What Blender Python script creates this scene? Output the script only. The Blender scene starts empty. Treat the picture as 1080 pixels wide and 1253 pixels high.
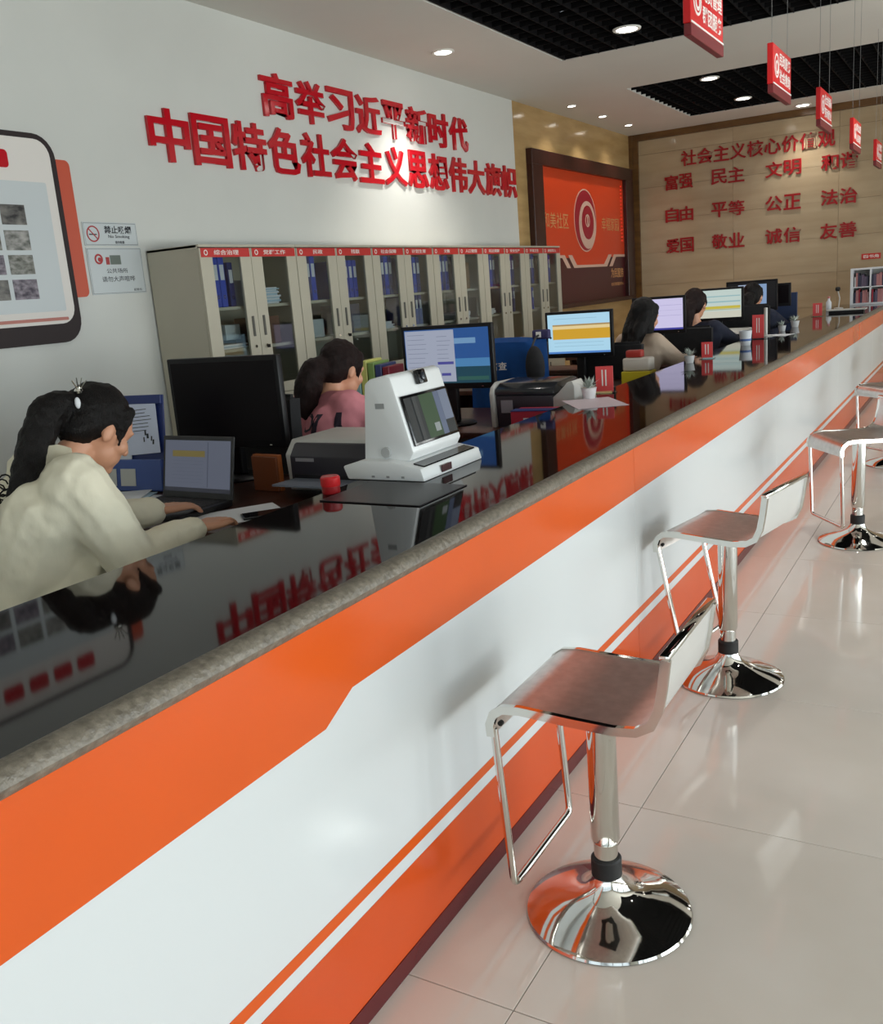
import bpy, bmesh, math, random
from mathutils import Vector, Matrix
R_ = math.radians
random.seed(7)
scene = bpy.context.scene
col = scene.collection

# ------------------------------------------------------------------ camera
cam_d = bpy.data.cameras.new('camera')
cam = bpy.data.objects.new('camera', cam_d); col.objects.link(cam)
cam_d.sensor_fit = 'VERTICAL'; cam_d.sensor_height = 24.0
cam_d.lens = 1141.35 / 1253 * 24.0
cam_d.clip_start = 0.05
right = Vector((0.86542941, 0.49497785, -0.07764577))
down = Vector((0.04825494, -0.23659526, -0.97040927))
fwd = Vector((-0.49870171, 0.83607392, -0.22864163))
m = Matrix((right, -down, -fwd)).transposed().to_4x4()
m.translation = (0, 0, 1.39)
cam.matrix_world = m
scene.camera = cam

# ------------------------------------------------------------------ world, light, exposure
world = bpy.data.worlds.new('world'); scene.world = world
world.use_nodes = True
bg = world.node_tree.nodes['Background']
bg.inputs[0].default_value = (0.82, 0.90, 1.0, 1); bg.inputs[1].default_value = 1.5
scene.view_settings.view_transform = 'Standard'
scene.view_settings.look = 'None'
scene.view_settings.gamma = 1
scene.view_settings.use_curve_mapping = False
scene.view_settings.exposure = 0.0
DAY = 1.0
def area(name, loc, rot, sx, sy, power, color=(1, 1, 1)):
    l = bpy.data.lights.new(name, 'AREA'); l.shape = 'RECTANGLE'; l.size = sx; l.size_y = sy
    l.energy = power * DAY; l.color = color
    o = bpy.data.objects.new(name, l); o.location = loc; o.rotation_euler = rot; col.objects.link(o); return o
# daylight through the shop windows on the street side (right) and the glass front behind the camera
for yy, pw in ((-0.6, 34), (2.6, 72), (5.8, 62), (9.0, 42)):
    area('window_daylight', (4.72, yy, 1.45), (0, R_(90), 0), 2.3, 2.6, pw, (0.97, 0.99, 1.0))
    area('upward_fill', (4.74, yy, 0.75), (0, R_(128), 0), 1.2, 2.6, pw * 1.55, (1.0, 0.98, 0.93))   # added lamp tilted up to brighten the ceiling, standing in for pavement bounce
area('window_daylight', (1.6, -3.35, 1.5), (R_(90), 0, 0), 5.0, 2.4, 14, (0.97, 0.99, 1.0))
area('upward_fill', (1.6, -3.37, 0.75), (R_(128), 0, 0), 5.0, 1.2, 60, (1.0, 0.98, 0.93))  # added upward fill lamp behind the camera, lifts the ceiling brightness
try:
    scene.cycles.use_denoising = True
    scene.cycles.max_bounces = 8; scene.cycles.diffuse_bounces = 4; scene.cycles.glossy_bounces = 4
    scene.cycles.transparent_max_bounces = 12
    scene.cycles.caustics_reflective = False; scene.cycles.caustics_refractive = False
    scene.cycles.sample_clamp_indirect = 6
except Exception:
    pass

# ------------------------------------------------------------------ materials
def lin(c):
    c = c / 255.0
    return c / 12.92 if c <= 0.04045 else ((c + 0.055) / 1.055) ** 2.4
def rgb(r, g, b): return (lin(r), lin(g), lin(b), 1)
MATS = {}
def mat(name, c, rough=0.5, metal=0.0, var=0.0, scale=8.0, stretch=(1, 1, 1), bump=0.0, bscale=60.0, coat=0.0,
        emit=0.0, spec=0.5, c2=None, detail=3):
    if name in MATS: return MATS[name]
    m = bpy.data.materials.new(name); m.use_nodes = True; nt = m.node_tree; b = nt.nodes['Principled BSDF']
    colr = rgb(*c); b.inputs['Base Color'].default_value = colr
    b.inputs['Roughness'].default_value = rough; b.inputs['Metallic'].default_value = metal
    b.inputs['Specular IOR Level'].default_value = spec
    if coat: b.inputs['Coat Weight'].default_value = coat; b.inputs['Coat Roughness'].default_value = 0.03
    if emit:
        b.inputs['Emission Color'].default_value = colr; b.inputs['Emission Strength'].default_value = emit
        b.inputs['Base Color'].default_value = (0.01, 0.01, 0.01, 1)
    if var or c2 or bump:
        tc = nt.nodes.new('ShaderNodeTexCoord'); mp = nt.nodes.new('ShaderNodeMapping')
        nt.links.new(tc.outputs['Object'], mp.inputs[0]); mp.inputs['Scale'].default_value = stretch
    if var or c2:
        n = nt.nodes.new('ShaderNodeTexNoise'); n.inputs['Scale'].default_value = scale; n.inputs['Detail'].default_value = detail
        nt.links.new(mp.outputs[0], n.inputs['Vector'])
        r = nt.nodes.new('ShaderNodeValToRGB'); r.color_ramp.elements[0].position = 0.32; r.color_ramp.elements[1].position = 0.68
        if c2: e0, e1 = rgb(*c2), colr
        else:
            e0 = tuple(x * (1 - var) for x in colr[:3]) + (1,); e1 = tuple(min(1, x * (1 + var)) for x in colr[:3]) + (1,)
        r.color_ramp.elements[0].color = e0; r.color_ramp.elements[1].color = e1
        nt.links.new(n.outputs[0], r.inputs[0]); nt.links.new(r.outputs[0], b.inputs['Base Color'])
    if bump:
        n2 = nt.nodes.new('ShaderNodeTexNoise'); n2.inputs['Scale'].default_value = bscale; n2.inputs['Detail'].default_value = 4
        nt.links.new(mp.outputs[0], n2.inputs['Vector'])
        bp = nt.nodes.new('ShaderNodeBump'); bp.inputs['Strength'].default_value = bump; bp.inputs['Distance'].default_value = 0.01
        nt.links.new(n2.outputs[0], bp.inputs['Height']); nt.links.new(bp.outputs[0], b.inputs['Normal'])
    MATS[name] = m; return m
def glass(name, tint=(235, 240, 240)):
    if name in MATS: return MATS[name]
    m = bpy.data.materials.new(name); m.use_nodes = True; nt = m.node_tree; nt.nodes.clear()
    o = nt.nodes.new('ShaderNodeOutputMaterial'); t = nt.nodes.new('ShaderNodeBsdfTransparent'); g = nt.nodes.new('ShaderNodeBsdfGlossy')
    t.inputs[0].default_value = rgb(*tint); g.inputs['Roughness'].default_value = 0.02
    lw = nt.nodes.new('ShaderNodeLayerWeight'); pw_ = nt.nodes.new('ShaderNodeMath'); pw_.operation = 'POWER'; pw_.inputs[1].default_value = 4.0
    lw.inputs[0].default_value = 0.5; nt.links.new(lw.outputs['Facing'], pw_.inputs[0])
    f = nt.nodes.new('ShaderNodeMath'); f.operation = 'MULTIPLY_ADD'; f.inputs[1].default_value = 0.9; f.inputs[2].default_value = 0.04; nt.links.new(pw_.outputs[0], f.inputs[0])
    mx = nt.nodes.new('ShaderNodeMixShader')
    nt.links.new(f.outputs[0], mx.inputs[0]); nt.links.new(t.outputs[0], mx.inputs[1]); nt.links.new(g.outputs[0], mx.inputs[2])
    nt.links.new(mx.outputs[0], o.inputs[0]); MATS[name] = m; return m

M_wall = mat('white_paint', (214, 215, 210), 0.75, var=0.02, scale=2, bump=0.04, bscale=150)
M_ceil = mat('ceiling_paint', (214, 212, 206), 0.8, var=0.02, scale=1.5)
M_black = mat('black_metal', (16, 15, 17), 0.5)
M_plenum = mat('black_plenum', (8, 8, 9), 0.9)
M_blade = mat('grille_metal', (12, 11, 13), 0.8, spec=0.15)
M_floor = mat('polished_tile', (228, 222, 213), 0.075, var=0.05, scale=2.5, c2=(220, 213, 202), spec=0.62)
M_grout = mat('tile_grout', (96, 88, 80), 0.8)
M_cwhite = mat('counter_white', (212, 217, 219), 0.2, spec=0.55)
M_corange = mat('counter_orange', (216, 88, 26), 0.2, spec=0.5, var=0.03, scale=3)
M_corange2 = mat('counter_deep_orange', (206, 78, 28), 0.16, spec=0.5, var=0.03, scale=3)
M_cred = mat('counter_burgundy', (88, 24, 30), 0.25, var=0.05, scale=3)
M_granite = mat('black_granite', (21, 14, 14), 0.045, c2=(14, 9, 9), scale=120, spec=0.2)
M_edge = mat('granite_edge', (128, 120, 107), 0.4, c2=(98, 91, 80), scale=80, bump=0.35, bscale=90, detail=6)
M_wood = mat('beige_stone_panel', (196, 164, 112), 0.16, c2=(172, 140, 92), scale=1.6, stretch=(1, 1, 6), detail=5, spec=0.55)
M_marble = mat('beige_marble', (184, 164, 134), 0.12, c2=(170, 149, 119), scale=1.1, stretch=(1.2, 1, 7), detail=6, spec=0.6)
M_brown = mat('brown_wood_frame', (112, 78, 40), 0.35, c2=(84, 56, 28), scale=3, stretch=(1, 1, 5))
M_dframe = mat('dark_red_wood', (62, 26, 20), 0.3, c2=(44, 18, 15), scale=4, stretch=(1, 6, 1))
M_letter = mat('red_acrylic', (198, 24, 38), 0.12, spec=0.6)
M_letter2 = mat('red_letter_far', (158, 26, 30), 0.3)
M_chrome = mat('chrome', (214, 212, 206), 0.06, 1.0)
M_steel = mat('brushed_seat_steel', (206, 200, 196), 0.34, 1.0, var=0.08, scale=40, bump=0.05, bscale=220)
M_seatback = mat('seat_back_panel', (222, 222, 220), 0.22, 0.35)
M_rubber = mat('black_rubber', (18, 18, 19), 0.6)
M_cab = mat('cabinet_paint', (186, 180, 162), 0.45, var=0.03, scale=3)
M_cabside = M_cab
M_cabin = mat('cabinet_inside', (120, 115, 104), 0.6)
M_glass = glass('cabinet_glass', (236, 240, 240))
M_window = glass('window_glass', (240, 245, 246))
M_redlab = mat('label_red', (196, 48, 44), 0.45)
M_whitep = mat('white_print', (232, 226, 220), 0.6)
M_binder = mat('binder_blue', (44, 74, 186), 0.45, var=0.12, scale=8)
M_binder2 = mat('binder_navy', (48, 56, 120), 0.5, var=0.1, scale=8)
M_paper = mat('paper', (222, 224, 228), 0.7, var=0.03, scale=10)
M_bluepaper = mat('pale_blue_paper', (176, 200, 216), 0.7)
M_plast = mat('monitor_plastic', (15, 13, 16), 0.45, spec=0.3)
M_off = mat('dark_screen', (18, 13, 16), 0.4, spec=0.15)
M_lap = mat('laptop_shell', (34, 32, 34), 0.42)
M_keys = mat('laptop_keys', (54, 50, 48), 0.6)
M_desk = mat('desk_wood', (70, 38, 28), 0.3, c2=(52, 28, 21), scale=3, stretch=(7, 1, 1), spec=0.4)
M_prn = mat('printer_light', (196, 194, 188), 0.45)
M_prnd = mat('printer_dark', (48, 44, 52), 0.4)
M_chair = mat('chair_fabric', (22, 21, 24), 0.8, var=0.2, scale=30, bump=0.3, bscale=300)
M_skin = mat('skin', (206, 150, 120), 0.5, var=0.05, scale=12)
M_hair = mat('hair_black', (13, 8, 7), 0.5, spec=0.25, var=0.3, scale=10, stretch=(8, 8, 1), bump=0.6, bscale=60)
M_hair2 = mat('hair_brown', (30, 15, 13), 0.55, spec=0.2, var=0.3, scale=10, stretch=(8, 8, 1), bump=0.6, bscale=60)
M_cream = mat('cream_cotton', (232, 225, 202), 0.85, var=0.03, scale=5, bump=0.55, bscale=13, stretch=(1, 1, 0.5))
M_pink = mat('pink_cotton', (206, 128, 136), 0.85, var=0.05, scale=5, bump=0.4, bscale=14)
M_beige = mat('beige_cotton', (190, 168, 148), 0.85, var=0.05, scale=5, bump=0.2, bscale=35)
M_navy = mat('navy_cloth', (30, 34, 52), 0.9)
M_lamp = mat('lamp_lens', (255, 252, 244), 0.4, emit=14)
M_trim = mat('lamp_trim', (236, 234, 228), 0.4)
M_darktext = mat('dark_ink', (40, 42, 50), 0.6)
M_devwhite = mat('device_white', (232, 234, 234), 0.3, spec=0.5)
M_devblack = mat('device_black', (14, 14, 15), 0.15)
M_orange = mat('poster_orange', (214, 66, 26), 0.3)
M_porange = mat('panel_orange', (204, 84, 56), 0.4)
M_pmaroon = mat('panel_maroon', (34, 18, 20), 0.6)
M_alu = mat('window_frame_metal', (120, 122, 124), 0.4, 0.6)
M_pave = mat('outside_paving', (168, 166, 160), 0.85, var=0.08, scale=2)
M_redcard = mat('red_card', (222, 72, 72), 0.35)
M_clear = glass('clear_acrylic', (235, 238, 240))

# ------------------------------------------------------------------ helpers
def tag(o, label=None, cat=None, group=None, kind=None):
    if label: o['label'] = label
    if cat: o['category'] = cat
    if group: o['group'] = group
    if kind: o['kind'] = kind
    return o
def empty(name, loc=(0, 0, 0), rz=0.0, label=None, cat=None, group=None, kind=None):
    o = bpy.data.objects.new(name, None); col.objects.link(o); o.location = loc; o.rotation_euler = (0, 0, rz)
    o.empty_display_size = 0.1
    return tag(o, label, cat, group, kind)
def link(name, me, mt=None, parent=None, loc=(0, 0, 0), rot=(0, 0, 0)):
    o = bpy.data.objects.new(name, me); col.objects.link(o); o.location = loc; o.rotation_euler = rot
    if parent: o.parent = parent
    if mt and not me.materials: me.materials.append(mt)
    return o
def finish(bm, name, mt, parent=None, smooth=False, loc=(0, 0, 0), rot=(0, 0, 0), angle=35):
    bmesh.ops.recalc_face_normals(bm, faces=bm.faces)
    me = bpy.data.meshes.new(name); bm.to_mesh(me); bm.free()
    if smooth:
        for p in me.polygons: p.use_smooth = True
        try: me.set_sharp_from_angle(angle=R_(angle))
        except Exception: pass
    return link(name, me, mt, parent, loc, rot)
def add_box(bm, x0, x1, y0, y1, z0, z1, bev=0.0, seg=2, T=None):
    r = bmesh.ops.create_cube(bm, size=1.0)
    vs = r['verts']
    for v in vs:
        v.co = Vector(((x0 + x1) / 2 + v.co.x * (x1 - x0), (y0 + y1) / 2 + v.co.y * (y1 - y0), (z0 + z1) / 2 + v.co.z * (z1 - z0)))
    if T: bmesh.ops.transform(bm, matrix=T, verts=vs)
    if bev:
        es = list({e for v in vs for e in v.link_edges})
        bmesh.ops.bevel(bm, geom=es, offset=bev, segments=seg, affect='EDGES', profile=0.5)
def box(name, mt, x0, x1, y0, y1, z0, z1, parent=None, bev=0.0, seg=2, T=None, loc=(0, 0, 0), rot=(0, 0, 0)):
    bm = bmesh.new(); add_box(bm, x0, x1, y0, y1, z0, z1, bev, seg, T)
    return finish(bm, name, mt, parent, smooth=bev > 0, loc=loc, rot=rot)
def add_prism(bm, pts, a0, a1, axis='y'):
    """polygon pts in the two other axes (x,z for y; y,z for x; x,y for z), extruded along axis"""
    def P(p, a):
        return Vector((p[0], a, p[1])) if axis == 'y' else Vector((a, p[0], p[1])) if axis == 'x' else Vector((p[0], p[1], a))
    v0 = [bm.verts.new(P(p, a0)) for p in pts]; v1 = [bm.verts.new(P(p, a1)) for p in pts]
    n = len(pts)
    bm.faces.new(v0); bm.faces.new(list(reversed(v1)))
    for i in range(n): bm.faces.new((v0[i], v1[i], v1[(i + 1) % n], v0[(i + 1) % n]))
def prism(name, mt, pts, a0, a1, axis='y', parent=None, bev=0.0, smooth=False, loc=(0, 0, 0), rot=(0, 0, 0)):
    bm = bmesh.new(); add_prism(bm, pts, a0, a1, axis)
    if bev: bmesh.ops.bevel(bm, geom=list(bm.edges), offset=bev, segments=2, affect='EDGES', profile=0.5)
    return finish(bm, name, mt, parent, smooth=smooth or bev > 0, loc=loc, rot=rot)
def add_lathe(bm, prof, n=40, c=(0, 0)):
    rings = []
    for r, z in prof:
        rings.append([bm.verts.new((c[0] + max(r, 1e-4) * math.cos(2 * math.pi * i / n), c[1] + max(r, 1e-4) * math.sin(2 * math.pi * i / n), z)) for i in range(n)])
    for a, b in zip(rings, rings[1:]):
        for i in range(n): bm.faces.new((a[i], a[(i + 1) % n], b[(i + 1) % n], b[i]))
    bm.faces.new(list(reversed(rings[0]))); bm.faces.new(rings[-1])
def lathe(name, mt, prof, parent=None, n=40, loc=(0, 0, 0), rot=(0, 0, 0), angle=35):
    bm = bmesh.new(); add_lathe(bm, prof, n)
    return finish(bm, name, mt, parent, True, loc, rot, angle)
def rounded(pts, r, seg=5):
    out = []
    n = len(pts)
    for i in range(n):
        p = Vector(pts[i])
        if i in (0, n - 1): out.append(p); continue
        a = Vector(pts[i - 1]) - p; b = Vector(pts[i + 1]) - p
        rr = min(r, a.length * 0.49, b.length * 0.49)
        s = p + a.normalized() * rr; e = p + b.normalized() * rr
        for k in range(seg + 1):
            t = k / seg
            out.append(s * (1 - t) ** 2 + p * 2 * t * (1 - t) + e * t * t)
    return out
def add_tube(bm, pts, r, n=8, closed=False, rect=None):
    pts = [Vector(p) for p in pts]; N = len(pts)
    rings = []; up = None
    for i in range(N):
        if closed: t = (pts[(i + 1) % N] - pts[i - 1]).normalized()
        else: t = (pts[min(i + 1, N - 1)] - pts[max(i - 1, 0)]).normalized()
        if up is None:
            up = Vector((0, 0, 1)) if abs(t.z) < 0.9 else Vector((0, 1, 0))
        s = t.cross(up); 
        if s.length < 1e-5: s = t.cross(Vector((1, 0, 0)))
        s.normalize(); up = s.cross(t).normalized()
        rr = r[i] if isinstance(r, (list, tuple)) else r
        if rect: ring = [pts[i] + s * a * rect[0] / 2 + up * b * rect[1] / 2 for a, b in ((-1, -1), (1, -1), (1, 1), (-1, 1))]
        else: ring = [pts[i] + s * rr * math.cos(2 * math.pi * k / n) + up * rr * math.sin(2 * math.pi * k / n) for k in range(n)]
        rings.append([bm.verts.new(v) for v in ring])
    k = len(rings[0])
    for i in range(N if closed else N - 1):
        a, b = rings[i], rings[(i + 1) % N]
        for j in range(k): bm.faces.new((a[j], a[(j + 1) % k], b[(j + 1) % k], b[j]))
    if not closed: bm.faces.new(list(reversed(rings[0]))); bm.faces.new(rings[-1])
def tube(name, mt, pts, r, parent=None, n=8, closed=False, rect=None, smooth=True, loc=(0, 0, 0), rot=(0, 0, 0)):
    bm = bmesh.new(); add_tube(bm, pts, r, n, closed, rect)
    return finish(bm, name, mt, parent, smooth, loc, rot, angle=50)
def copy_tree(o, parent=None):
    c = o.copy(); col.objects.link(c)
    if parent: c.parent = parent
    for ch in list(o.children): copy_tree(ch, c)
    return c
_glyph = {}
def glyph_mesh(s, bold, ext):
    k = (s, bold, ext)
    if k in _glyph: return _glyph[k]
    cu = bpy.data.curves.new('t', 'FONT'); cu.body = s; cu.size = 1.0; cu.extrude = ext; cu.offset = bold; cu.resolution_u = 2
    o = bpy.data.objects.new('t', cu); col.objects.link(o)
    dg = bpy.context.evaluated_depsgraph_get()
    me = bpy.data.meshes.new_from_object(o.evaluated_get(dg))
    bpy.data.objects.remove(o); bpy.data.curves.remove(cu)
    _glyph[k] = me
    return me
def glyph(name, s, mt, parent, origin, ux, uy, w, h, depth=0.001, bold=0.0, fit=True):
    """text mesh fitted in a w x h box whose lower-left corner is origin, along unit vectors ux, uy"""
    src = glyph_mesh(s, bold, 0.5)
    if not len(src.vertices): return None
    me = src.copy(); me.materials.clear(); me.materials.append(mt)
    xs = [v.co.x for v in me.vertices]; ys = [v.co.y for v in me.vertices]
    x0, x1, y0, y1 = min(xs), max(xs), min(ys), max(ys)
    ux = Vector(ux); uy = Vector(uy); uz = ux.cross(uy)
    for v in me.vertices:
        a = (v.co.x - x0) / max(x1 - x0, 1e-6) * w; b = (v.co.y - y0) / max(y1 - y0, 1e-6) * h; c = (v.co.z + 0.5) * depth
        v.co = ux * a + uy * b + uz * c
    me.name = name
    o = link(name, me, None, parent); o.location = origin
    return o
def patch(name, rects, parent, T, order=0.0004):
    """flat print: list of (x0,y0,x1,y1,material) in the local xy-plane of T"""
    me = bpy.data.meshes.new(name); vs = []; fs = []; mi = []; ms = []
    for k, (x0, y0, x1, y1, mt) in enumerate(rects):
        b = len(vs); z = k * order
        for p in ((x0, y0), (x1, y0), (x1, y1), (x0, y1)): vs.append(T @ Vector((p[0], p[1], z)))
        fs.append((b, b + 1, b + 2, b + 3))
        if mt not in ms: ms.append(mt)
        mi.append(ms.index(mt))
    me.from_pydata(vs, [], fs)
    for mt in ms: me.materials.append(mt)
    for p, i in zip(me.polygons, mi): p.material_index = i
    return link(name, me, None, parent)
def frameT(o, ux, uy):
    ux = Vector(ux).normalized(); uy = Vector(uy).normalized(); uz = ux.cross(uy)
    t = Matrix((ux, uy, uz)).transposed().to_4x4(); t.translation = o; return t
XW = -4.25      # left wall plane
YF = 12.75      # far wall plane
ZC = 3.20       # ceiling
XR = 4.60       # window wall
YB = -3.20      # back wall

# ------------------------------------------------------------------ setting: floor
fl = empty('floor', (0, 0, 0), kind='structure')
box('floor_base', M_grout, XW - 0.2, XR + 0.2, YB - 0.2, YF + 0.2, -0.12, -0.004, fl)
tile_me = None
G = 0.8; cache = {}
xs = [-0.9965] + [-0.75 + G * i for i in range(0, 7)] + [XR]
ys = [YB] + [-2.62 + G * i for i in range(0, 20)]
ys = [y for y in ys if y < YF] + [YF]
for i in range(len(xs) - 1):
    for j in range(len(ys) - 1):
        w, d = round(xs[i + 1] - xs[i], 3), round(ys[j + 1] - ys[j], 3)
        if (w, d) not in cache:
            bm = bmesh.new(); add_box(bm, 0.0012, w - 0.0012, 0.0012, d - 0.0012, -0.01, 0.0, 0.0008, 1)
            o = finish(bm, 'floor_tile', M_floor, fl); cache[(w, d)] = o.data
        else: o = link('floor_tile', cache[(w, d)], None, fl)
        o.location = (xs[i], ys[j], 0)
box('staff_floor', M_floor, XW, -1.0, YB, YF, -0.01, 0.0, fl)
tag(box('ground_outside', M_pave, -14, 24, -22, 30, -0.3, -0.14), kind='structure')

# ------------------------------------------------------------------ setting: walls
wl = empty('wall_left', kind='structure')
box('plaster', M_wall, XW - 0.15, XW, YB, 9.13, 0, ZC + 0.35, wl)
box('stone_panel', M_wood, XW - 0.15, XW, 9.13, YF, 0, ZC + 0.35, wl)
box('corner_trim', M_brown, XW, XW + 0.05, YF - 0.06, YF, 0, ZC, wl)
wf = empty('wall_far', kind='structure')
box('wall_core', M_marble, XW - 0.15, XR + 0.2, YF + 0.012, YF + 0.2, 0, ZC + 0.35, wf)
rows = [0.0, 0.42, 0.84, 1.26, 1.68, 2.1, 2.52, 2.94, 3.12]
colsx = [XW] + [XW + 0.09 + 1.25 * i for i in range(0, 8)]
colsx = [c for c in colsx if c < XR] + [XR]
mc = {}
for i in range(1, len(colsx) - 1):
    for j in range(len(rows) - 1):
        w, h = round(colsx[i + 1] - colsx[i], 3), round(rows[j + 1] - rows[j], 3)
        if (w, h) not in mc:
            bm = bmesh.new(); add_box(bm, 0.001, w - 0.001, -0.012, 0.014, 0.0015, h - 0.0015, 0.001, 1)
            o = finish(bm, 'marble_slab', M_marble, wf); mc[(w, h)] = o.data
        else: o = link('marble_slab', mc[(w, h)], None, wf)
        o.location = (colsx[i], YF + random.uniform(-0.0006, 0.0006), rows[j])
tag(box('trim_1', M_brown, XW, XR, YF - 0.05, YF, 3.12, ZC), kind='structure')
tag(box('trim_2', M_brown, XW + 0.05, XW + 0.12, YF - 0.045, YF - 0.012, 0, 3.12), kind='structure')

# window wall on the right (outside the frame) and glazed shop front behind the camera
wr = empty('wall_right', kind='structure')
box('plinth', M_wall, XR, XR + 0.2, YB, YF, 0, 0.25, wr)
box('lintel', M_wall, XR, XR + 0.2, YB, YF, 2.75, ZC + 0.35, wr)
for k, (a, b) in enumerate(((YB, -2.0), (0.8, 1.2), (4.0, 4.4), (7.2, 7.6), (10.4, YF))):
    box('pier', M_wall, XR, XR + 0.2, a, b, 0.25, 2.75, wr)
wb = empty('wall_back', kind='structure')
box('side_wall', M_wall, XW - 0.15, -1.2, YB - 0.15, YB, 0, ZC + 0.35, wb)
box('side_wall', M_wall, 4.3, XR + 0.2, YB - 0.15, YB, 0, ZC + 0.35, wb)
box('lintel', M_wall, -1.2, 4.3, YB - 0.15, YB, 2.75, ZC + 0.35, wb)
wi = 1
def window(axis, a0, a1, z0, z1, at, n):
    global wi
    w = empty('window_%d' % wi, kind='structure'); wi += 1
    def bar(u0, u1, v0, v1, nm='window_frame'):
        if axis == 'x': box(nm, M_alu, at + 0.02, at + 0.09, u0, u1, v0, v1, w)
        else: box(nm, M_alu, u0, u1, at - 0.09, at - 0.02, v0, v1, w)
    bar(a0, a1, z0, z0 + 0.06); bar(a0, a1, z1 - 0.06, z1); bar(a0, a1, 2.05, 2.11)
    for k in range(n + 1):
        u = a0 + (a1 - a0 - 0.06) * k / n
        bar(u, u + 0.06, z0 + 0.06, z1 - 0.06, 'mullion')
    if axis == 'x': box('window_pane', M_window, at + 0.05, at + 0.056, a0 + 0.06, a1 - 0.06, z0 + 0.06, z1 - 0.06, w)
    else: box('window_pane', M_window, a0 + 0.06, a1 - 0.06, at - 0.056, at - 0.05, z0 + 0.06, z1 - 0.06, w)
for a, b in ((-2.0, 0.8), (1.2, 4.0), (4.4, 7.2), (7.6, 10.4)): window('x', a, b, 0.25, 2.75, XR, 2)
window('y', -1.2, 4.3, 0.0, 2.75, YB, 4)

# ------------------------------------------------------------------ setting: ceiling with two black open grille fields
ce = empty('ceiling', kind='structure')
P1 = (-3.20, 3.2, 1.9, 7.97); P2 = (-3.25, 3.2, 9.6, 11.93)
ZT = ZC + 0.03
for nm, a in (('gypsum_board', (XW, -3.22, YB, YF)), ('gypsum_board', (3.2, XR + 0.2, YB, YF)), ('gypsum_board', (-3.22, 3.2, YB, 1.9)),
              ('gypsum_board', (-3.22, 3.2, 7.97, 9.6)), ('gypsum_board', (-3.22, 3.2, 11.93, YF))):
    box(nm, M_ceil, a[0], a[1], a[2], a[3], ZC, ZC + 0.04, ce)
for (x0, x1, y0, y1) in (P1, P2):
    bm = bmesh.new()
    add_box(bm, x0 - 0.02, x1 + 0.02, y0 - 0.02, y1 + 0.02, ZC + 0.42, ZC + 0.44)
    add_box(bm, x0 - 0.03, x0 - 0.0205, y0, y1, ZC + 0.04, ZC + 0.42); add_box(bm, x1 + 0.0205, x1 + 0.03, y0, y1, ZC + 0.04, ZC + 0.42)
    add_box(bm, x0, x1, y0 - 0.03, y0 - 0.0205, ZC + 0.04, ZC + 0.42); add_box(bm, x0, x1, y1 + 0.0205, y1 + 0.03, ZC + 0.04, ZC + 0.42)
    finish(bm, 'plenum', M_plenum, ce)
    n = int((x1 - x0) / 0.15); me = None
    for i in range(n + 1):
        x = x0 + (x1 - x0) * i / n
        if me is None:
            o = box('grille_blade', M_blade, -0.004, 0.004, y0, y1, ZC + 0.002, ZC + 0.05, ce); me = o.data
        else: o = link('grille_blade', me, None, ce)
        o.location.x = min(max(x, x0 + 0.005), x1 - 0.005)
    n = int((y1 - y0) / 0.15); me = None
    for i in range(n + 1):
        y = y0 + (y1 - y0) * i / n
        if me is None:
            o = box('grille_blade', M_blade, x0, x1, -0.004, 0.004, ZC + 0.006, ZC + 0.045, ce); me = o.data
        else: o = link('grille_blade', me, None, ce)
        o.location.y = min(max(y, y0 + 0.005), y1 - 0.005)

def downlight(x, y, r, power, label, group):
    t = empty('downlight', (x, y, ZC - 0.001), 0, label, 'ceiling light', group)
    lathe('trim_ring', M_trim, [(r * 0.86, 0.004), (r * 0.88, -0.008), (r * 1.1, -0.01), (r * 1.18, -0.004), (r * 1.18, 0.001), (r * 0.86, 0.001)], t, 28)
    lathe('lens', M_lamp, [(0.001, 0.0), (r * 0.85, 0.0), (r * 0.85, -0.006), (0.001, -0.0065)], t, 24)
    l = bpy.data.lights.new('lamp', 'SPOT'); l.energy = power * 3.2; l.spot_size = R_(110); l.spot_blend = 0.8; l.shadow_soft_size = r
    l.color = (1.0, 0.96, 0.9)
    o = bpy.data.objects.new('lamp', l); col.objects.link(o); o.parent = t; o.location = (0, 0, -0.03)
downlight(-3.77, 6.9, 0.075, 30, 'round downlight above the large red slogan on the white wall', None)
downlight(-2.46, 7.39, 0.09, 22, 'round downlight in the nearest black grille field', None)
downlight(-2.46, 9.82, 0.08, 18, 'round downlight at the near edge of the far black grille field', None)
downlight(-2.46, 11.26, 0.08, 18, 'round downlight in the middle of the far black grille field', None)
downlight(-2.03, 12.42, 0.08, 14, 'round downlight in the white strip just before the marble wall', None)
for y, w in ((9.95, 'first'), (10.88, 'second'), (11.79, 'third')):
    downlight(-3.94, y, 0.045, 6, 'small square-set spotlight above the orange poster, %s from the white wall' % w, 'small spotlights over the orange poster')
for x, y in ((-0.4, 7.39), (1.8, 7.39), (-0.4, 4.2), (-2.46, 4.2), (1.8, 4.2), (0.9, 9.82), (0.9, 11.26)):
    downlight(x, y, 0.09, 16, 'round downlight in the black grille, beyond the picture', 'downlights beyond the picture')

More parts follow.
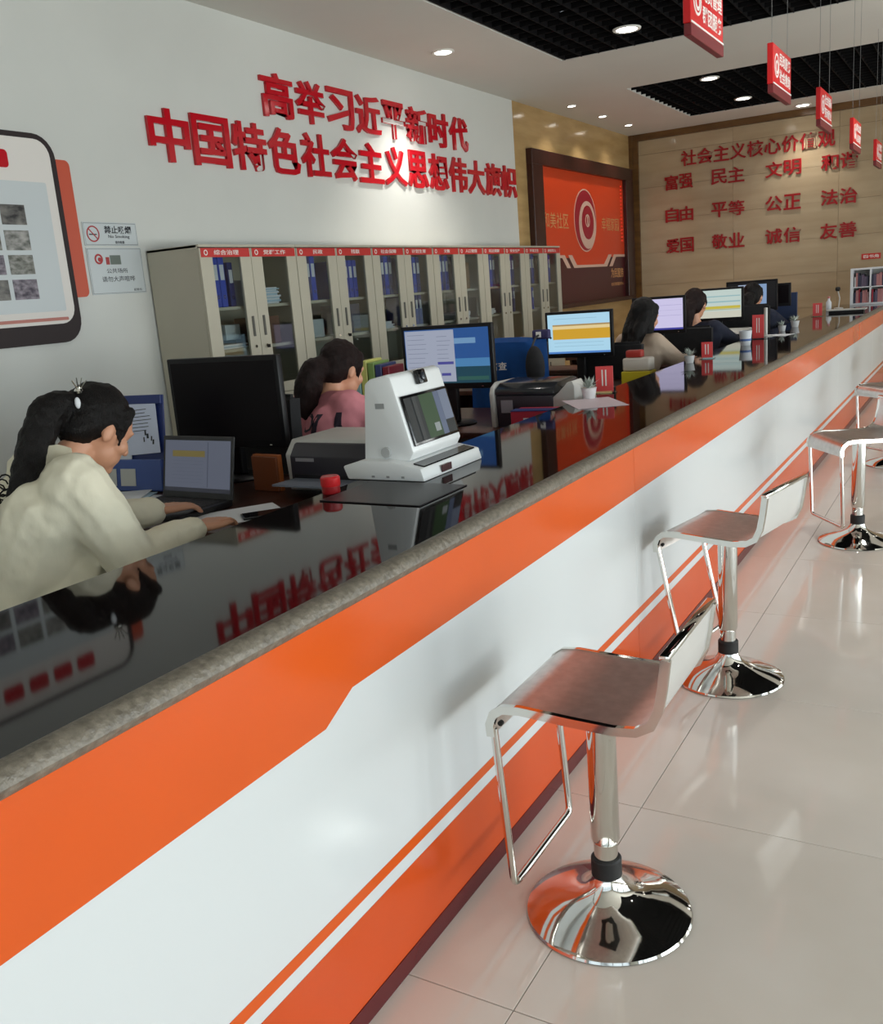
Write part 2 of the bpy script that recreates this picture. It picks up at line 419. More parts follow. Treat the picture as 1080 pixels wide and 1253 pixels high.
# ------------------------------------------------------------------ counter
CX = -0.9965; CI = -1.555; Y0 = -2.2; Y1 = 12.1
ct = empty('service_counter', (0, 0, 0), 0, 'long service counter with orange and white front and black granite top', 'counter')
seams = [Y0, 0.49, 2.93, 5.37, 7.81, 10.25, Y1]
for a, b in zip(seams, seams[1:]):
    box('front_panel', M_cwhite, CX - 0.02, CX, a + 0.0012, b - 0.0012, 0.03, 0.842, ct, 0.001, 1)
box('counter_body', M_cwhite, CI + 0.06, CX - 0.021, Y0 + 0.002, Y1 - 0.002, 0.0, 0.84, ct)
def band(name, mt, pts, proud=0.0012):
    bm = bmesh.new(); add_prism(bm, pts, CX + 0.0002, CX + proud, 'x'); return finish(bm, name, mt, ct)
for k, (a, b) in enumerate(zip(seams, seams[1:])):
    a += 0.0012; b -= 0.0012
    if k == 1: top = [(a, 0.8415), (b, 0.8415), (b, 0.692), (1.295, 0.688), (1.205, 0.645), (a, 0.642)]
    elif k == 0: top = [(a, 0.8415), (b, 0.8415), (b, 0.642), (a, 0.642)]
    else: top = [(a, 0.8415), (b, 0.8415), (b, 0.692), (a, 0.692)]
    band('orange_band', M_corange, top)
    band('thin_orange_stripe', M_corange, [(a, 0.259), (b, 0.259), (b, 0.283), (a, 0.283)])
    band('lower_orange_band', M_corange2, [(a, 0.045), (b, 0.045), (b, 0.228), (a, 0.228)])
box('kick_strip', M_cred, CX - 0.01, CX + 0.003, Y0, Y1, 0.0, 0.0445, ct)
# worktop slabs
for a, b in ((Y0 - 0.02, 5.37), (5.37, 12.12)):
    box('granite_slab', M_granite, CI, -1.012, a + 0.0006, b - 0.0006, 0.848, 0.882, ct, 0.0015, 1)
prof = [(-1.03, 0.8425), (-0.992, 0.8425), (-0.984, 0.848), (-0.979, 0.860), (-0.982, 0.872), (-0.990, 0.880), (-1.002, 0.8835), (-1.0125, 0.8825), (-1.0125, 0.846), (-1.03, 0.846)]
for a, b in ((Y0 - 0.02, 2.45), (2.4505, 5.37), (5.3705, 8.3), (8.3005, 12.12)):
    prism('stone_edging', M_edge, prof, a, b, 'y', ct, smooth=True)

# ------------------------------------------------------------------ bar stools
def stool_mesh(root, tilt):
    # foot: lathe trumpet base
    lathe('base', M_chrome, [(0.0, 0.0), (0.182, 0.0), (0.186, 0.003), (0.183, 0.008), (0.165, 0.016), (0.135, 0.026), (0.10, 0.037), (0.07, 0.050), (0.048, 0.066), (0.037, 0.085), (0.034, 0.095), (0.0, 0.095)], root, 64)
    lathe('rubber_collar', M_rubber, [(0.0, 0.095), (0.034, 0.095), (0.034, 0.135), (0.031, 0.139), (0.0, 0.139)], root, 32)
    lathe('lower_tube', M_chrome, [(0.0, 0.139), (0.0265, 0.139), (0.0265, 0.178), (0.0, 0.178)], root, 32)
    lathe('column', M_chrome, [(0.0, 0.178), (0.029, 0.178), (0.032, 0.186), (0.032, 0.515), (0.0, 0.515)], root, 32)
    # sheet seat: profile in x (front -x) and z
    prof = [(-0.180, 0.478), (-0.182, 0.505), (-0.172, 0.530), (-0.150, 0.545), (-0.11, 0.549), (0.0, 0.543), (0.09, 0.540), (0.135, 0.545), (0.165, 0.562), (0.180, 0.595), (0.188, 0.64), (0.196, 0.700)]
    bm = bmesh.new(); W = 0.172
    t = 0.004
    P = [Vector((x, 0, z)) for x, z in prof]; N = []
    for i in range(len(P)):
        d = (P[min(i + 1, len(P) - 1)] - P[max(i - 1, 0)]).normalized(); N.append(Vector((-d.z, 0, d.x)))
    up = [(p.x + n.x * t, p.z + n.z * t) for p, n in zip(P, N)]; dn = [(p.x - n.x * t, p.z - n.z * t) for p, n in zip(P, N)]
    k = 9
    add_prism(bm, up[:k] + dn[:k][::-1], -W + 0.012, W - 0.012, 'y')
    finish(bm, 'seat', M_steel, root, True, angle=50)
    bm = bmesh.new(); add_prism(bm, up[k - 1:] + dn[k - 1:][::-1], -W + 0.012, W - 0.012, 'y')
    finish(bm, 'backrest', M_seatback, root, True, angle=50)
    # side frames, flat bar following the sheet
    for s in (-1, 1):
        bm = bmesh.new(); y0, y1 = (s * W - 0.0, s * W - s * 0.012)
        h = 0.0115
        a = [(p.x + n.x * h * 0.6, p.z + n.z * h * 0.6) for p, n in zip(P, N)]; b = [(p.x - n.x * h, p.z - n.z * h) for p, n in zip(P, N)]
        add_prism(bm, a + b[::-1], min(y0, y1), max(y0, y1), 'y')
        finish(bm, 'side_frame', M_chrome, root, True, angle=50)
    # chrome capping on the top of the backrest
    box('back_cap', M_chrome, 0.186, 0.206, -W, W, 0.698, 0.709, root, 0.003)
    # foot rest loop hanging from the front
    dx = math.sin(tilt) * 0.4
    pts = rounded([(-0.176, -0.158, 0.492), (-0.176 + dx, -0.158, 0.125), (-0.176 + dx, 0.158, 0.125), (-0.176, 0.158, 0.492)], 0.02)
    tube('footrest', M_chrome, pts, 0.0085, root, 10)
    for s in (-1, 1):
        lathe('bolt', M_rubber, [(0, -0.004), (0.006, -0.004), (0.006, 0.004), (0, 0.004)], root, 12, loc=(-0.165, s * 0.146, 0.50), rot=(R_(90), 0, 0))
    box('seat_bracket', M_rubber, -0.06, 0.06, -0.05, 0.05, 0.515, 0.536, root, 0.004)
def stool(x, y, rz, label, tilt=0.04):
    t = empty('bar_stool', (x, y, 0), rz, label, 'stool', 'chrome bar stools along the counter'); stool_mesh(t, tilt); return t
stool(-0.685, 1.745, R_(0), 'chrome bar stool nearest the viewer, low back turned away from the counter', 0.06)
stool(-0.735, 3.105, R_(-11), 'second chrome bar stool from the front, low back partly over the counter stripes', 0.2)
stool(-0.53, 4.97, R_(35), 'third chrome bar stool, turned with its foot loop towards the viewer')
stool(-0.53, 7.0, R_(48), 'fourth chrome bar stool, behind the turned third one')
stool(-0.55, 8.8, R_(15), 'farthest chrome bar stool, at the right edge of the picture')

# ------------------------------------------------------------------ left wall slogan
UX, UY = (0, 1, 0), (0, 0, 1)
sl = empty('wall_slogan', (XW, 6.65, 2.6), 0, 'large red raised slogan in two rows on the white wall', 'wall lettering')
def row_text(parent, s, y0, y1, z0, z1, mt, depth, bold, plane='left', gap=0.93):
    n = len(s); p = (y1 - y0) / n
    for i, ch in enumerate(s):
        if ch == ' ': continue
        hh = z1 - z0
        sq = {'一': 0.12, '二': 0.8}.get(ch, 1.0)
        a = y0 + p * i + p * (1 - gap) / 2
        if plane == 'left': o = glyph('character', ch, mt, parent, (XW - parent.location.x + 0.001, a - parent.location.y, z0 - parent.location.z), UX, UY, p * gap, hh * sq, depth, bold)
        else: o = glyph('character', ch, mt, parent, (a - parent.location.x, YF - 0.013 - parent.location.y, z0 - parent.location.z), (1, 0, 0), (0, 0, 1), p * gap, hh * sq, depth, bold)
row_text(sl, '高举习近平新时代', 5.20, 8.12, 2.62, 2.905, M_letter, 0.02, 0.022)
row_text(sl, '中国特色社会主义思想伟大旗帜', 4.15, 9.12, 2.26, 2.56, M_letter, 0.02, 0.022)

fs = empty('wall_values_lettering', (-2.6, YF, 2.3), 0, 'dark red raised lettering in four rows on the beige marble wall', 'wall lettering')
row_text(fs, '社会主义核心价值观', -3.57, -1.70, 2.73, 2.92, M_letter2, 0.015, 0.018, 'far', 0.95)
cells = [(-3.79, -3.41), (-3.19, -2.76), (-2.52, -2.08), (-1.87, -1.44)]
for words, (z0, z1) in ((('富强', '民主', '文明', '和谐'), (2.455, 2.64)), (('自由', '平等', '公正', '法治'), (2.05, 2.235)), (('爱国', '敬业', '诚信', '友善'), (1.655, 1.84))):
    for wd, (a, b) in zip(words, cells): row_text(fs, wd, a, b, z0, z1, M_letter2, 0.015, 0.018, 'far', 0.93)
pl = empty('door_plaque', (-1.28, YF - 0.012, 1.41), 0, 'small red plaque with pale lettering above the bookshelf on the marble wall', 'sign')
box('plate', M_redlab, -0.107, 0.107, -0.008, 0.0, -0.034, 0.034, pl, 0.002)
glyph('plaque_text', '图书角', M_whitep, pl, (-0.085, -0.0082, -0.02), (1, 0, 0), (0, 0, 1), 0.17, 0.04, 0.001, 0.01)

# ------------------------------------------------------------------ left wall display panel
def rrect(y0, y1, z0, z1, r, n=6):
    out = []
    for cy, cz, a in ((y1 - r, z1 - r, 0), (y0 + r, z1 - r, 90), (y0 + r, z0 + r, 180), (y1 - r, z0 + r, 270)):
        for k in range(n + 1):
            t = R_(a + 90 * k / n); out.append((cy + r * math.cos(t), cz + r * math.sin(t)))
    return out
dp = empty('display_board', (XW, 2.4, 1.8), 0, 'white photo display board with rounded black outline on the white wall', 'display board')
def lp(nm, mt, pts, x0, x1, par=dp):
    bm = bmesh.new(); add_prism(bm, [(y - par.location.y, z - par.location.z) for y, z in pts], x0, x1, 'x'); return finish(bm, nm, mt, par)
lp('orange_tab', M_porange, rrect(3.2, 3.572, 1.515, 2.215, 0.03), 0.001, 0.012)
lp('black_outline', M_pmaroon, rrect(1.35, 3.475, 1.287, 2.328, 0.12), 0.013, 0.030)
lp('white_face', M_whitep, rrect(1.385, 3.438, 1.385, 2.300, 0.085), 0.0305, 0.036)
M_face2 = mat('board_inset', (206, 212, 214), 0.4)
lp('inset_sheet', M_face2, rrect(1.44, 3.385, 1.45, 2.09, 0.01), 0.0362, 0.038)
lp('salmon_line', mat('salmon_line', (190, 120, 108), 0.5), rrect(1.5, 3.39, 1.402, 1.418, 0.006), 0.0362, 0.0385)
def photo_mat(i, a, b):
    return mat('print_photo_%d' % i, a, 0.4, c2=b, scale=16 + 5 * i, stretch=(1, 1, 1.8), detail=9)
PM = [photo_mat(0, (132, 128, 122), (22, 18, 20)), photo_mat(1, (176, 172, 168), (70, 74, 66)), photo_mat(2, (160, 158, 152), (58, 60, 44)), photo_mat(3, (150, 140, 150), (52, 40, 58))]
for cidx in range(9):
    yb = 3.232 - cidx * 0.165
    for r, (z0, z1) in enumerate(((1.880, 1.976), (1.757, 1.853), (1.640, 1.734), (1.517, 1.615))):
        lp('photo', PM[(r + cidx) % 4], [(yb - 0.14, z0), (yb, z0), (yb, z1), (yb - 0.14, z1)], 0.0382, 0.040)
for k in range(9):
    y = 3.187 - k * 0.15
    lp('title_block', M_letter, rrect(y - 0.115, y, 2.15, 2.235, 0.02), 0.0362, 0.039)

def wall_sign(name, label, y0, y1, z0, z1):
    t = empty(name, (XW, (y0 + y1) / 2, (z0 + z1) / 2), 0, label, 'sign')
    w, h = (y1 - y0) / 2, (z1 - z0) / 2
    box('plate', mat('sign_plate', (206, 212, 214), 0.25), 0.001, 0.006, -w, w, -h, h, t, 0.001, 1)
    tube('thin_border', mat('sign_border', (96, 104, 104), 0.4), [(0.0066, -w + 0.006, -h + 0.006), (0.0066, w - 0.006, -h + 0.006), (0.0066, w - 0.006, h - 0.006), (0.0066, -w + 0.006, h - 0.006)], 0.0012, t, 5, True)
    return t
s1 = wall_sign('no_smoking_sign', 'upper small white no smoking sign beside the orange tab', 3.60, 3.975, 1.783, 1.908)
def ring(name, mt, parent, c, r0, r1, x0=0.006, x1=0.0075, n=32, sy=1.0):
    bm = bmesh.new()
    vs = [[bm.verts.new((x, c[0] + r * sy * math.cos(2 * math.pi * i / n), c[1] + r * math.sin(2 * math.pi * i / n))) for i in range(n)] for x, r in ((x0, r0), (x0, r1), (x1, r1), (x1, r0))]
    for k in range(4):
        a, b = vs[k], vs[(k + 1) % 4]
        for i in range(n): bm.faces.new((a[i], a[(i + 1) % n], b[(i + 1) % n], b[i]))
    return finish(bm, name, mt, parent)
def disc(name, mt, parent, c, r, x0=0.006, x1=0.0075, n=32, sy=1.0):
    bm = bmesh.new(); add_prism(bm, [(c[0] + r * sy * math.cos(2 * math.pi * i / n), c[1] + r * math.sin(2 * math.pi * i / n)) for i in range(n)], x0, x1, 'x')
    return finish(bm, name, mt, parent)
M_redring = mat('red_ring', (176, 44, 48), 0.4)
ring('red_ring', M_redring, s1, (-0.125, 0.0), 0.036, 0.043)
bm = bmesh.new(); add_box(bm, 0.0062, 0.0072, -0.16, -0.09, -0.003, 0.003, T=Matrix.Translation((0, -0.125, 0)) @ Matrix.Rotation(R_(-45), 4, 'X') @ Matrix.Translation((0, 0.125, 0))); finish(bm, 'slash', M_redring, s1)
box('cigarette', M_darktext, 0.0062, 0.0068, -0.152, -0.10, -0.006, 0.0, s1)
glyph('sign_text', '禁止吸烟', M_darktext, s1, (0.0061, -0.045, 0.002), UX, UY, 0.19, 0.042, 0.0008, 0.02)
glyph('sign_text', 'No Smoking', M_darktext, s1, (0.0061, -0.022, -0.026), UX, UY, 0.15, 0.022, 0.0008, 0.01)
glyph('sign_text', '请勿吸烟', M_darktext, s1, (0.0061, 0.02, -0.052), UX, UY, 0.065, 0.016, 0.0008, 0.01)
s2 = wall_sign('quiet_sign', 'lower white sign asking for quiet, below the no smoking sign', 3.60, 3.985, 1.522, 1.772)
ring('red_ring', M_redring, s2, (-0.118, 0.065), 0.018, 0.028); disc('red_dot', M_redring, s2, (-0.112, 0.062), 0.012)
box('picture_block', mat('sign_pic', (170, 60, 60), 0.5), 0.0062, 0.0068, -0.07, -0.045, 0.035, 0.075, s2)
box('picture_block', mat('sign_pic2', (110, 120, 112), 0.5), 0.0062, 0.0068, -0.04, 0.035, 0.035, 0.085, s2)
glyph('sign_text', '公共场所', M_darktext, s2, (0.0061, -0.075, -0.012), UX, UY, 0.15, 0.026, 0.0008, 0.0)
glyph('sign_text', '请勿大声喧哗', M_darktext, s2, (0.0061, -0.115, -0.058), UX, UY, 0.235, 0.03, 0.0008, 0.0)
glyph('sign_text', '居委会', M_darktext, s2, (0.0061, 0.10, -0.112), UX, UY, 0.06, 0.014, 0.0008, 0.0)

# ------------------------------------------------------------------ orange community poster in dark frame
po = empty('framed_poster', (XW, 11.0, 1.95), 0, 'large orange and maroon poster with round emblem in deep dark wood frame', 'poster')
fy0, fy1, fz0, fz1 = 9.40 - 11.0, 12.62 - 11.0, 1.10 - 1.95, 2.768 - 1.95
for nm, a in (('frame_rail', (fy0, fy1, fz1 - 0.15, fz1)), ('frame_rail', (fy0, fy1, fz0, fz0 + 0.05)), ('frame_stile', (fy0, fy0 + 0.27, fz0 + 0.05, fz1 - 0.15)), ('frame_stile', (fy1 - 0.28, fy1, fz0 + 0.05, fz1 - 0.15))):
    box(nm, M_dframe, 0.001, 0.07, a[0], a[1], a[2], a[3], po, 0.004, 1)
iy0, iy1 = fy0 + 0.27, fy1 - 0.28
box('orange_field', M_orange, 0.001, 0.02, iy0, iy1, 1.66 - 1.95, fz1 - 0.15, po)
box('maroon_field', mat('poster_maroon', (70, 16, 24), 0.3), 0.001, 0.0195, iy0, iy1, fz0 + 0.05, 1.66 - 1.95, po)
M_pale = mat('poster_pale', (214, 178, 160), 0.4)
def pp(nm, mt, pts, x0=0.0201, x1=0.0215):
    bm = bmesh.new(); add_prism(bm, pts, x0, x1, 'x'); return finish(bm, nm, mt, po)
zA = 1.66 - 1.95; zB = 1.545 - 1.95; tt = 0.03
pp('orange_drop', M_orange, [(-0.55, zA + 0.001), (0.75, zA + 0.001), (0.58, zB + tt), (-0.38, zB + tt)], 0.0196, 0.0202)
for pts in ([(iy0, zA + tt), (-0.72, zA + tt), (-0.55, zB), (-0.66, zB), (-0.80, zA), (iy0, zA)],
            [(-0.62, zA + tt), (-0.5, zA + tt), (-0.36, zB + tt), (0.55, zB + tt), (0.72, zA + tt), (0.84, zA + tt), (0.66, zB), (-0.45, zB)],
            [(0.92, zA + tt), (iy1, zA + tt), (iy1, zA), (1.0, zA), (0.86, zB), (0.74, zB)]):
    pp('pale_line', M_pale, pts, 0.0203, 0.0218)
M_crim = mat('emblem_crimson', (158, 24, 44), 0.35)
cc = (-0.03, 2.085 - 1.95)
disc('emblem_outline', M_pale, po, cc, 0.36, 0.0201, 0.0215, 48)
disc('emblem_disc', M_crim, po, cc, 0.345, 0.0216, 0.0225, 48)
disc('emblem_ring', M_pale, po, (cc[0] + 0.06, cc[1] - 0.05), 0.275, 0.0226, 0.0235, 48)
disc('emblem_core', M_crim, po, (cc[0] + 0.07, cc[1] - 0.02), 0.195, 0.0236, 0.0245, 48)
ring('emblem_swirl', M_pale, po, (cc[0] + 0.06, cc[1] + 0.0), 0.055, 0.075, 0.0246, 0.0255, 24)
pp('emblem_stroke', M_pale, [(0.02, cc[1] - 0.05), (0.05, cc[1] - 0.05), (0.05, cc[1] + 0.05), (0.02, cc[1] + 0.05)], 0.0246, 0.0257)
M_gold = mat('poster_gold', (206, 150, 96), 0.4)
glyph('poster_text', '和美社区', M_gold, po, (0.0201, iy0 + 0.05, 0.03), UX, UY, 0.72, 0.17, 0.0012, 0.0)
glyph('poster_text', '幸福家园', M_gold, po, (0.0201, 0.52, 0.03), UX, UY, 0.62, 0.16, 0.0012, 0.0)
glyph('poster_text', '为民服务', M_gold, po, (0.0197, 0.80, -0.55), UX, UY, 0.48, 0.12, 0.0012, 0.01)
glyph('poster_text', '社区党群服务中心', M_gold, po, (0.0197, 0.80, -0.65), UX, UY, 0.48, 0.04, 0.0012, 0.0)
M_led = mat('led_red', (255, 60, 40), 0.4, emit=0.7)
bm = bmesh.new()
for k in range(16): add_box(bm, 0.0203, 0.024, iy1 - 0.10, iy1 - 0.06, 0.58 - k * 0.045 , 0.60 - k * 0.045)
tag(finish(bm, 'led_strip', M_led, po), kind='stuff')

# ------------------------------------------------------------------ hanging signs over the counter
def hang(y, l1, l2, label):
    t = empty('hanging_sign', (-0.9, y, 2.15), 0, label, 'sign', 'red signs hanging over the counter')
    w = 0.215
    box('board', mat('sign_red', (214, 30, 34), 0.3), -0.014, 0.012, -w, w, 0.03, 0.20, t, 0.002, 1)
    box('bottom_ledge', mat('sign_dark_red', (120, 38, 42), 0.4), -0.012, 0.014, -w, w, -0.008, 0.0295, t, 0.002, 1)
    box('white_line', M_whitep, 0.0122, 0.0145, -w, w, 0.031, 0.037, t)
    M = M_whitep
    ring('logo_ring', M, t, (-w + 0.08, 0.115), 0.042, 0.051, 0.0122, 0.0135); ring('logo_ring', M, t, (-w + 0.085, 0.11), 0.018, 0.03, 0.0122, 0.0135)
    glyph('sign_text', l1, M, t, (0.0122, -0.07, 0.125), UX, UY, 0.265, 0.056, 0.001, 0.015)
    glyph('sign_text', l2, M, t, (0.0122, -0.07, 0.055), UX, UY, 0.265, 0.056, 0.001, 0.015)
    for s in (-1, 1): tube('wire', mat('wire', (150, 150, 150), 0.4, 0.8), [(0, s * (w - 0.03), 0.199), (0, s * (w - 0.03), ZC + 0.03 - 2.15)], 0.0012, t, 5)
hang(3.53, '党员管理', '群团服务', 'largest red hanging sign, nearest, at the top edge of the picture')
hang(4.88, '民政服务', '社会救助', 'second red hanging sign, over the far black ceiling field')
hang(6.24, '社会保障', '劳动就业', 'third red hanging sign, overlapping the last character of the marble wall title')
hang(7.72, '综合治理', '人民调解', 'fourth red hanging sign, right of the marble wall lettering')
hang(9.25, '便民服务', '综合窗口', 'farthest red hanging sign, at the right edge of the picture')

# ------------------------------------------------------------------ filing cabinets
CW = 0.862; CFX = -3.85; CH = 1.752
def door_unit(root, y0, y1, txt, hinge_left, key):
    """glazed upper door, y0..y1 local; x = 0 is the cabinet front"""
    d = box('door', M_cab, 0.0, 0.018, y0 + 0.002, y0 + 0.10, 0.86, CH - 0.03, root, 0.002, 1)
    bm = bmesh.new()
    w = y1 - y0; z0, z1 = 0.86, CH - 0.018
    gy0, gy1 = y0 + 0.10, y1 - 0.095
    for a in ((y0 + 0.002, gy0, z0, z1), (gy1, y1 - 0.002, z0, z1), (gy0, gy1, z0, z0 + 0.06), (gy0, gy1, z1 - 0.05, z1)):
        add_box(bm, 0.0005, 0.018, a[0], a[1], a[2], a[3])
    bmesh.ops.recalc_face_normals(bm, faces=bm.faces); bm.to_mesh(d.data); bm.free(); d.data.name = 'door'
    box('glass_pane', M_glass, 0.006, 0.010, gy0, gy1, z0 + 0.06, z1 - 0.05, d)
    hy = y1 - 0.06 if hinge_left else y0 + 0.04
    box('handle', mat('handle_grey', (84, 82, 76), 0.4), 0.0185, 0.024, hy, hy + 0.02, 1.22, 1.34, d, 0.002, 1)
    lathe('lock', M_chrome, [(0, 0), (0.009, 0), (0.009, 0.006), (0, 0.006)], d, 12, loc=(0.0185, hy + 0.01, 1.16), rot=(0, R_(90), 0))
    if key: box('key', M_rubber, 0.026, 0.05, hy + 0.004, hy + 0.008, 1.145, 1.165, d)
    box('name_plate', M_redlab, 0.0185, 0.0205, y0 + 0.012, y1 - 0.012, CH - 0.068, CH - 0.018, d)
    ring('plate_logo', M_whitep, d, (y0 + 0.05, CH - 0.043), 0.010, 0.016, 0.0206, 0.0212, 16)
    n = len(txt)
    glyph('plate_text', txt, M_whitep, d, (0.0206, (y0 + y1) / 2 - 0.03 * n + 0.02, CH - 0.056), UX, UY, 0.052 * n, 0.028, 0.0006, 0.01)
    # lower steel door
    lo = box('lower_door', M_cab, 0.0, 0.018, y0 + 0.002, y1 - 0.002, 0.08, 0.855, root, 0.002, 1)
    box('handle', mat('handle_grey', (84, 82, 76), 0.4), 0.0185, 0.024, hy, hy + 0.02, 0.5, 0.62, lo, 0.002, 1)
labels6 = ['综合治理', '党群工作', '民政', '残联', '社会保障', '计划生育', '文教', '人口管理', '司法调解', '安全生产', '环境卫生', '退役军人']
ordn = ['first', 'second', 'third', 'fourth', 'fifth', 'sixth']
def binder_proto(mt):
    t = empty('file_binder')
    box('cover', mt, -0.24, 0.0, -0.026, 0.026, 0.0, 0.30, t, 0.003, 1)
    box('spine_label', M_paper, 0.0003, 0.001, -0.017, 0.017, 0.16, 0.25, t)
    ring('finger_hole', M_chrome, t, (0, 0.06), 0.007, 0.011, 0.0003, 0.0012, 12)
    return t
def recolor(o, mt): pass
_bp = {}
def binder(x, y, z, mt, label, group, tilt=0.0, s=1.0):
    if mt.name not in _bp:
        o = binder_proto(mt); _bp[mt.name] = o; first = True
    else: o = copy_tree(_bp[mt.name])
    o.location = (x, y, z); o.rotation_euler = (tilt, 0, 0); o.scale = (1, s, s)
    tag(o, label, 'binder', group); return o
def paper_pile(x, y, z, w, d, n, label, group, mt=None):
    t = empty('paper_pile', (x, y, z), 0, label, 'papers', group)
    zz = 0.0
    for k in range(n):
        h = random.uniform(0.006, 0.014); j = random.uniform(-0.01, 0.01)
        box('paper_stack', (M_paper, M_bluepaper)[k % 2] if mt is None else mt, -d + j, j, -w / 2 + j, w / 2 + j, zz, zz + h - 0.0004, t); zz += h
    return t
for k in range(6):
    y = 4.02 + CW * k
    c = empty('filing_cabinet', (CFX, y, 0), 0, '%s filing cabinet from the left, light grey steel with two glazed doors' % ordn[k], 'cabinet', 'filing cabinets along the white wall')
    D = -0.385
    bm = bmesh.new(); w = CW - 0.003
    add_box(bm, D, -0.001, 0.0, 0.012, 0.0, CH); add_box(bm, D, -0.001, w - 0.012, w, 0.0, CH)
    add_box(bm, D, 0.018, 0.0, w, CH - 0.012, CH + 0.002); add_box(bm, D, -0.001, 0.012, w - 0.012, 0.0, 0.075)
    add_box(bm, D, D + 0.008, 0.012, w - 0.012, 0.075, CH - 0.012)
    finish(bm, 'carcass', M_cab, c)
    for z in (0.84, 1.14, 1.385):
        box('shelf', M_cab, D + 0.01, -0.03, 0.013, w - 0.013, z, z + 0.018, c)
    door_unit(c, 0.0, w / 2, labels6[2 * k], True, False)
    door_unit(c, w / 2, w, labels6[2 * k + 1], False, k in (0, 1))
    # contents
    g = 'blue binders in the %s filing cabinet' % ordn[k]
    X = CFX - 0.06
    def bnd(yy, z, mt, s=1.0, tl=0.0): binder(X, y + yy + 0.03, z, mt, '%s binder on the %s shelf of the %s filing cabinet, behind its %s door' % ('bright blue' if mt is M_binder else 'navy blue', 'top' if z > 1.3 else 'middle', ordn[k], 'left' if yy < 0.43 else 'right'), g, tl, s)
    zt, zm, zb = 1.404, 1.159, 0.859
    if k == 0:
        for i in range(3): bnd(0.11 + i * 0.054, zt, M_binder, 0.97)
        bnd(0.29, zt, M_binder2, 0.85)
        tag(box('storage_box', mat('grey_box', (150, 160, 176), 0.6), 0, 0.2, 0, 0.13, 0, 0.15, loc=(X - 0.22, y + 0.36, zt), bev=0.004), 'pale grey box on the top shelf of the first filing cabinet', 'box')
        paper_pile(X, y + 0.64, zt, 0.2, 0.22, 11, 'stack of white and pale blue papers on the top shelf of the first cabinet', None)
        paper_pile(X, y + 0.26, zm, 0.24, 0.24, 3, 'low pile of papers on the middle shelf of the first cabinet', None)
        tag(box('storage_box', mat('white_box', (190, 196, 196), 0.6), 0, 0.16, 0, 0.13, 0, 0.09, loc=(X - 0.2, y + 0.26, zm + 0.05), bev=0.004), 'small white box on the middle shelf of the first cabinet', 'box')
        tag(box('storage_box', mat('brown_box', (96, 62, 48), 0.6), 0, 0.2, 0, 0.2, 0, 0.17, loc=(X - 0.2, y + 0.52, zm), bev=0.004), 'brown box on the middle shelf of the first cabinet', 'box')
    elif k == 1:
        for i in range(3): bnd(0.12 + i * 0.054, zt, (M_binder, M_binder2, M_binder)[i], 0.95)
        for i in range(4): bnd(0.55 + i * 0.054, zt, M_binder, 0.85)
        tag(box('storage_box', mat('white_box', (190, 196, 196), 0.6), 0, 0.2, 0, 0.22, 0, 0.12, loc=(X - 0.2, y + 0.1, zm), bev=0.004), 'white box on the middle shelf of the second cabinet', 'box')
        tag(box('storage_box', mat('slate_box', (84, 80, 96), 0.6), 0, 0.2, 0, 0.2, 0, 0.2, loc=(X - 0.2, y + 0.56, zm), bev=0.004), 'slate grey box on the middle shelf of the second cabinet', 'box')
    else:
        for i in range(5): bnd(0.1 + i * 0.054, zt, (M_binder2, M_binder)[(i + k) % 2], 0.93)
        for i in range(4 if k != 3 else 2): bnd(0.55 + i * 0.056, zt, (M_binder, M_binder2)[(i + k) % 2], 0.9)
        if k == 5:
            for i in range(4): bnd(0.12 + i * 0.054, zm, M_binder, 0.7)
        elif k == 3:
            tag(box('storage_box', mat('tan_box', (150, 120, 88), 0.6), 0, 0.18, 0, 0.12, 0, 0.22, loc=(X - 0.2, y + 0.66, zt), bev=0.004), 'tan box on the top shelf of the fourth cabinet', 'box')
            paper_pile(X, y + 0.6, zm, 0.2, 0.2, 6, 'white papers on the middle shelf of the fourth cabinet', None, M_paper)
        else:
            paper_pile(X, y + 0.22, zm, 0.2, 0.2, 5, 'papers on the middle shelf of the %s cabinet' % ordn[k], None, M_paper)
            for i in range(3): bnd(0.6 + i * 0.056, zm, M_binder2, 0.75)
for o in _bp.values(): pass

# ------------------------------------------------------------------ desks
def desk(y0, y1, label, x0=-3.25, x1=-1.62):
    t = empty('desk', ((x0 + x1) / 2, (y0 + y1) / 2, 0), 0, label, 'desk', 'dark wooden desks behind the counter')
    w, d = (x1 - x0) / 2, (y1 - y0) / 2
    box('desktop', M_desk, -w, w, -d, d, 0.715, 0.745, t, 0.004, 2)
    box('side_panel', M_desk, -w + 0.03, -w + 0.05, -d + 0.03, d - 0.03, 0, 0.715, t)
    box('side_panel', M_desk, w - 0.05, w - 0.03, -d + 0.03, d - 0.03, 0, 0.715, t)
    box('back_panel', M_desk, -w + 0.05, w - 0.05, d - 0.06, d - 0.04, 0.1, 0.715, t)
    dr = box('drawer', M_desk, w - 0.45, w - 0.06, -d + 0.03, d - 0.1, 0.55, 0.70, t, 0.003, 1)
    box('drawer_pull', M_chrome, w - 0.31, w - 0.2, -d + 0.015, -d + 0.03, 0.62, 0.63, dr)
DZ = 0.7455
desk(1.98, 2.80, 'dark desk nearest the viewer, holding the laptop and the switched-off monitor')
desk(3.78, 4.62, 'second dark desk, under the monitor with the blue wallpaper')
desk(5.42, 5.93, 'third dark desk, under the monitor with the amber table')
desk(6.64, 7.02, 'fourth dark desk, under the lilac screen')
desk(7.80, 8.46, 'fifth dark desk, under the screen with the yellow row')
desk(9.16, 9.9, 'farthest dark desk, under the last screens')

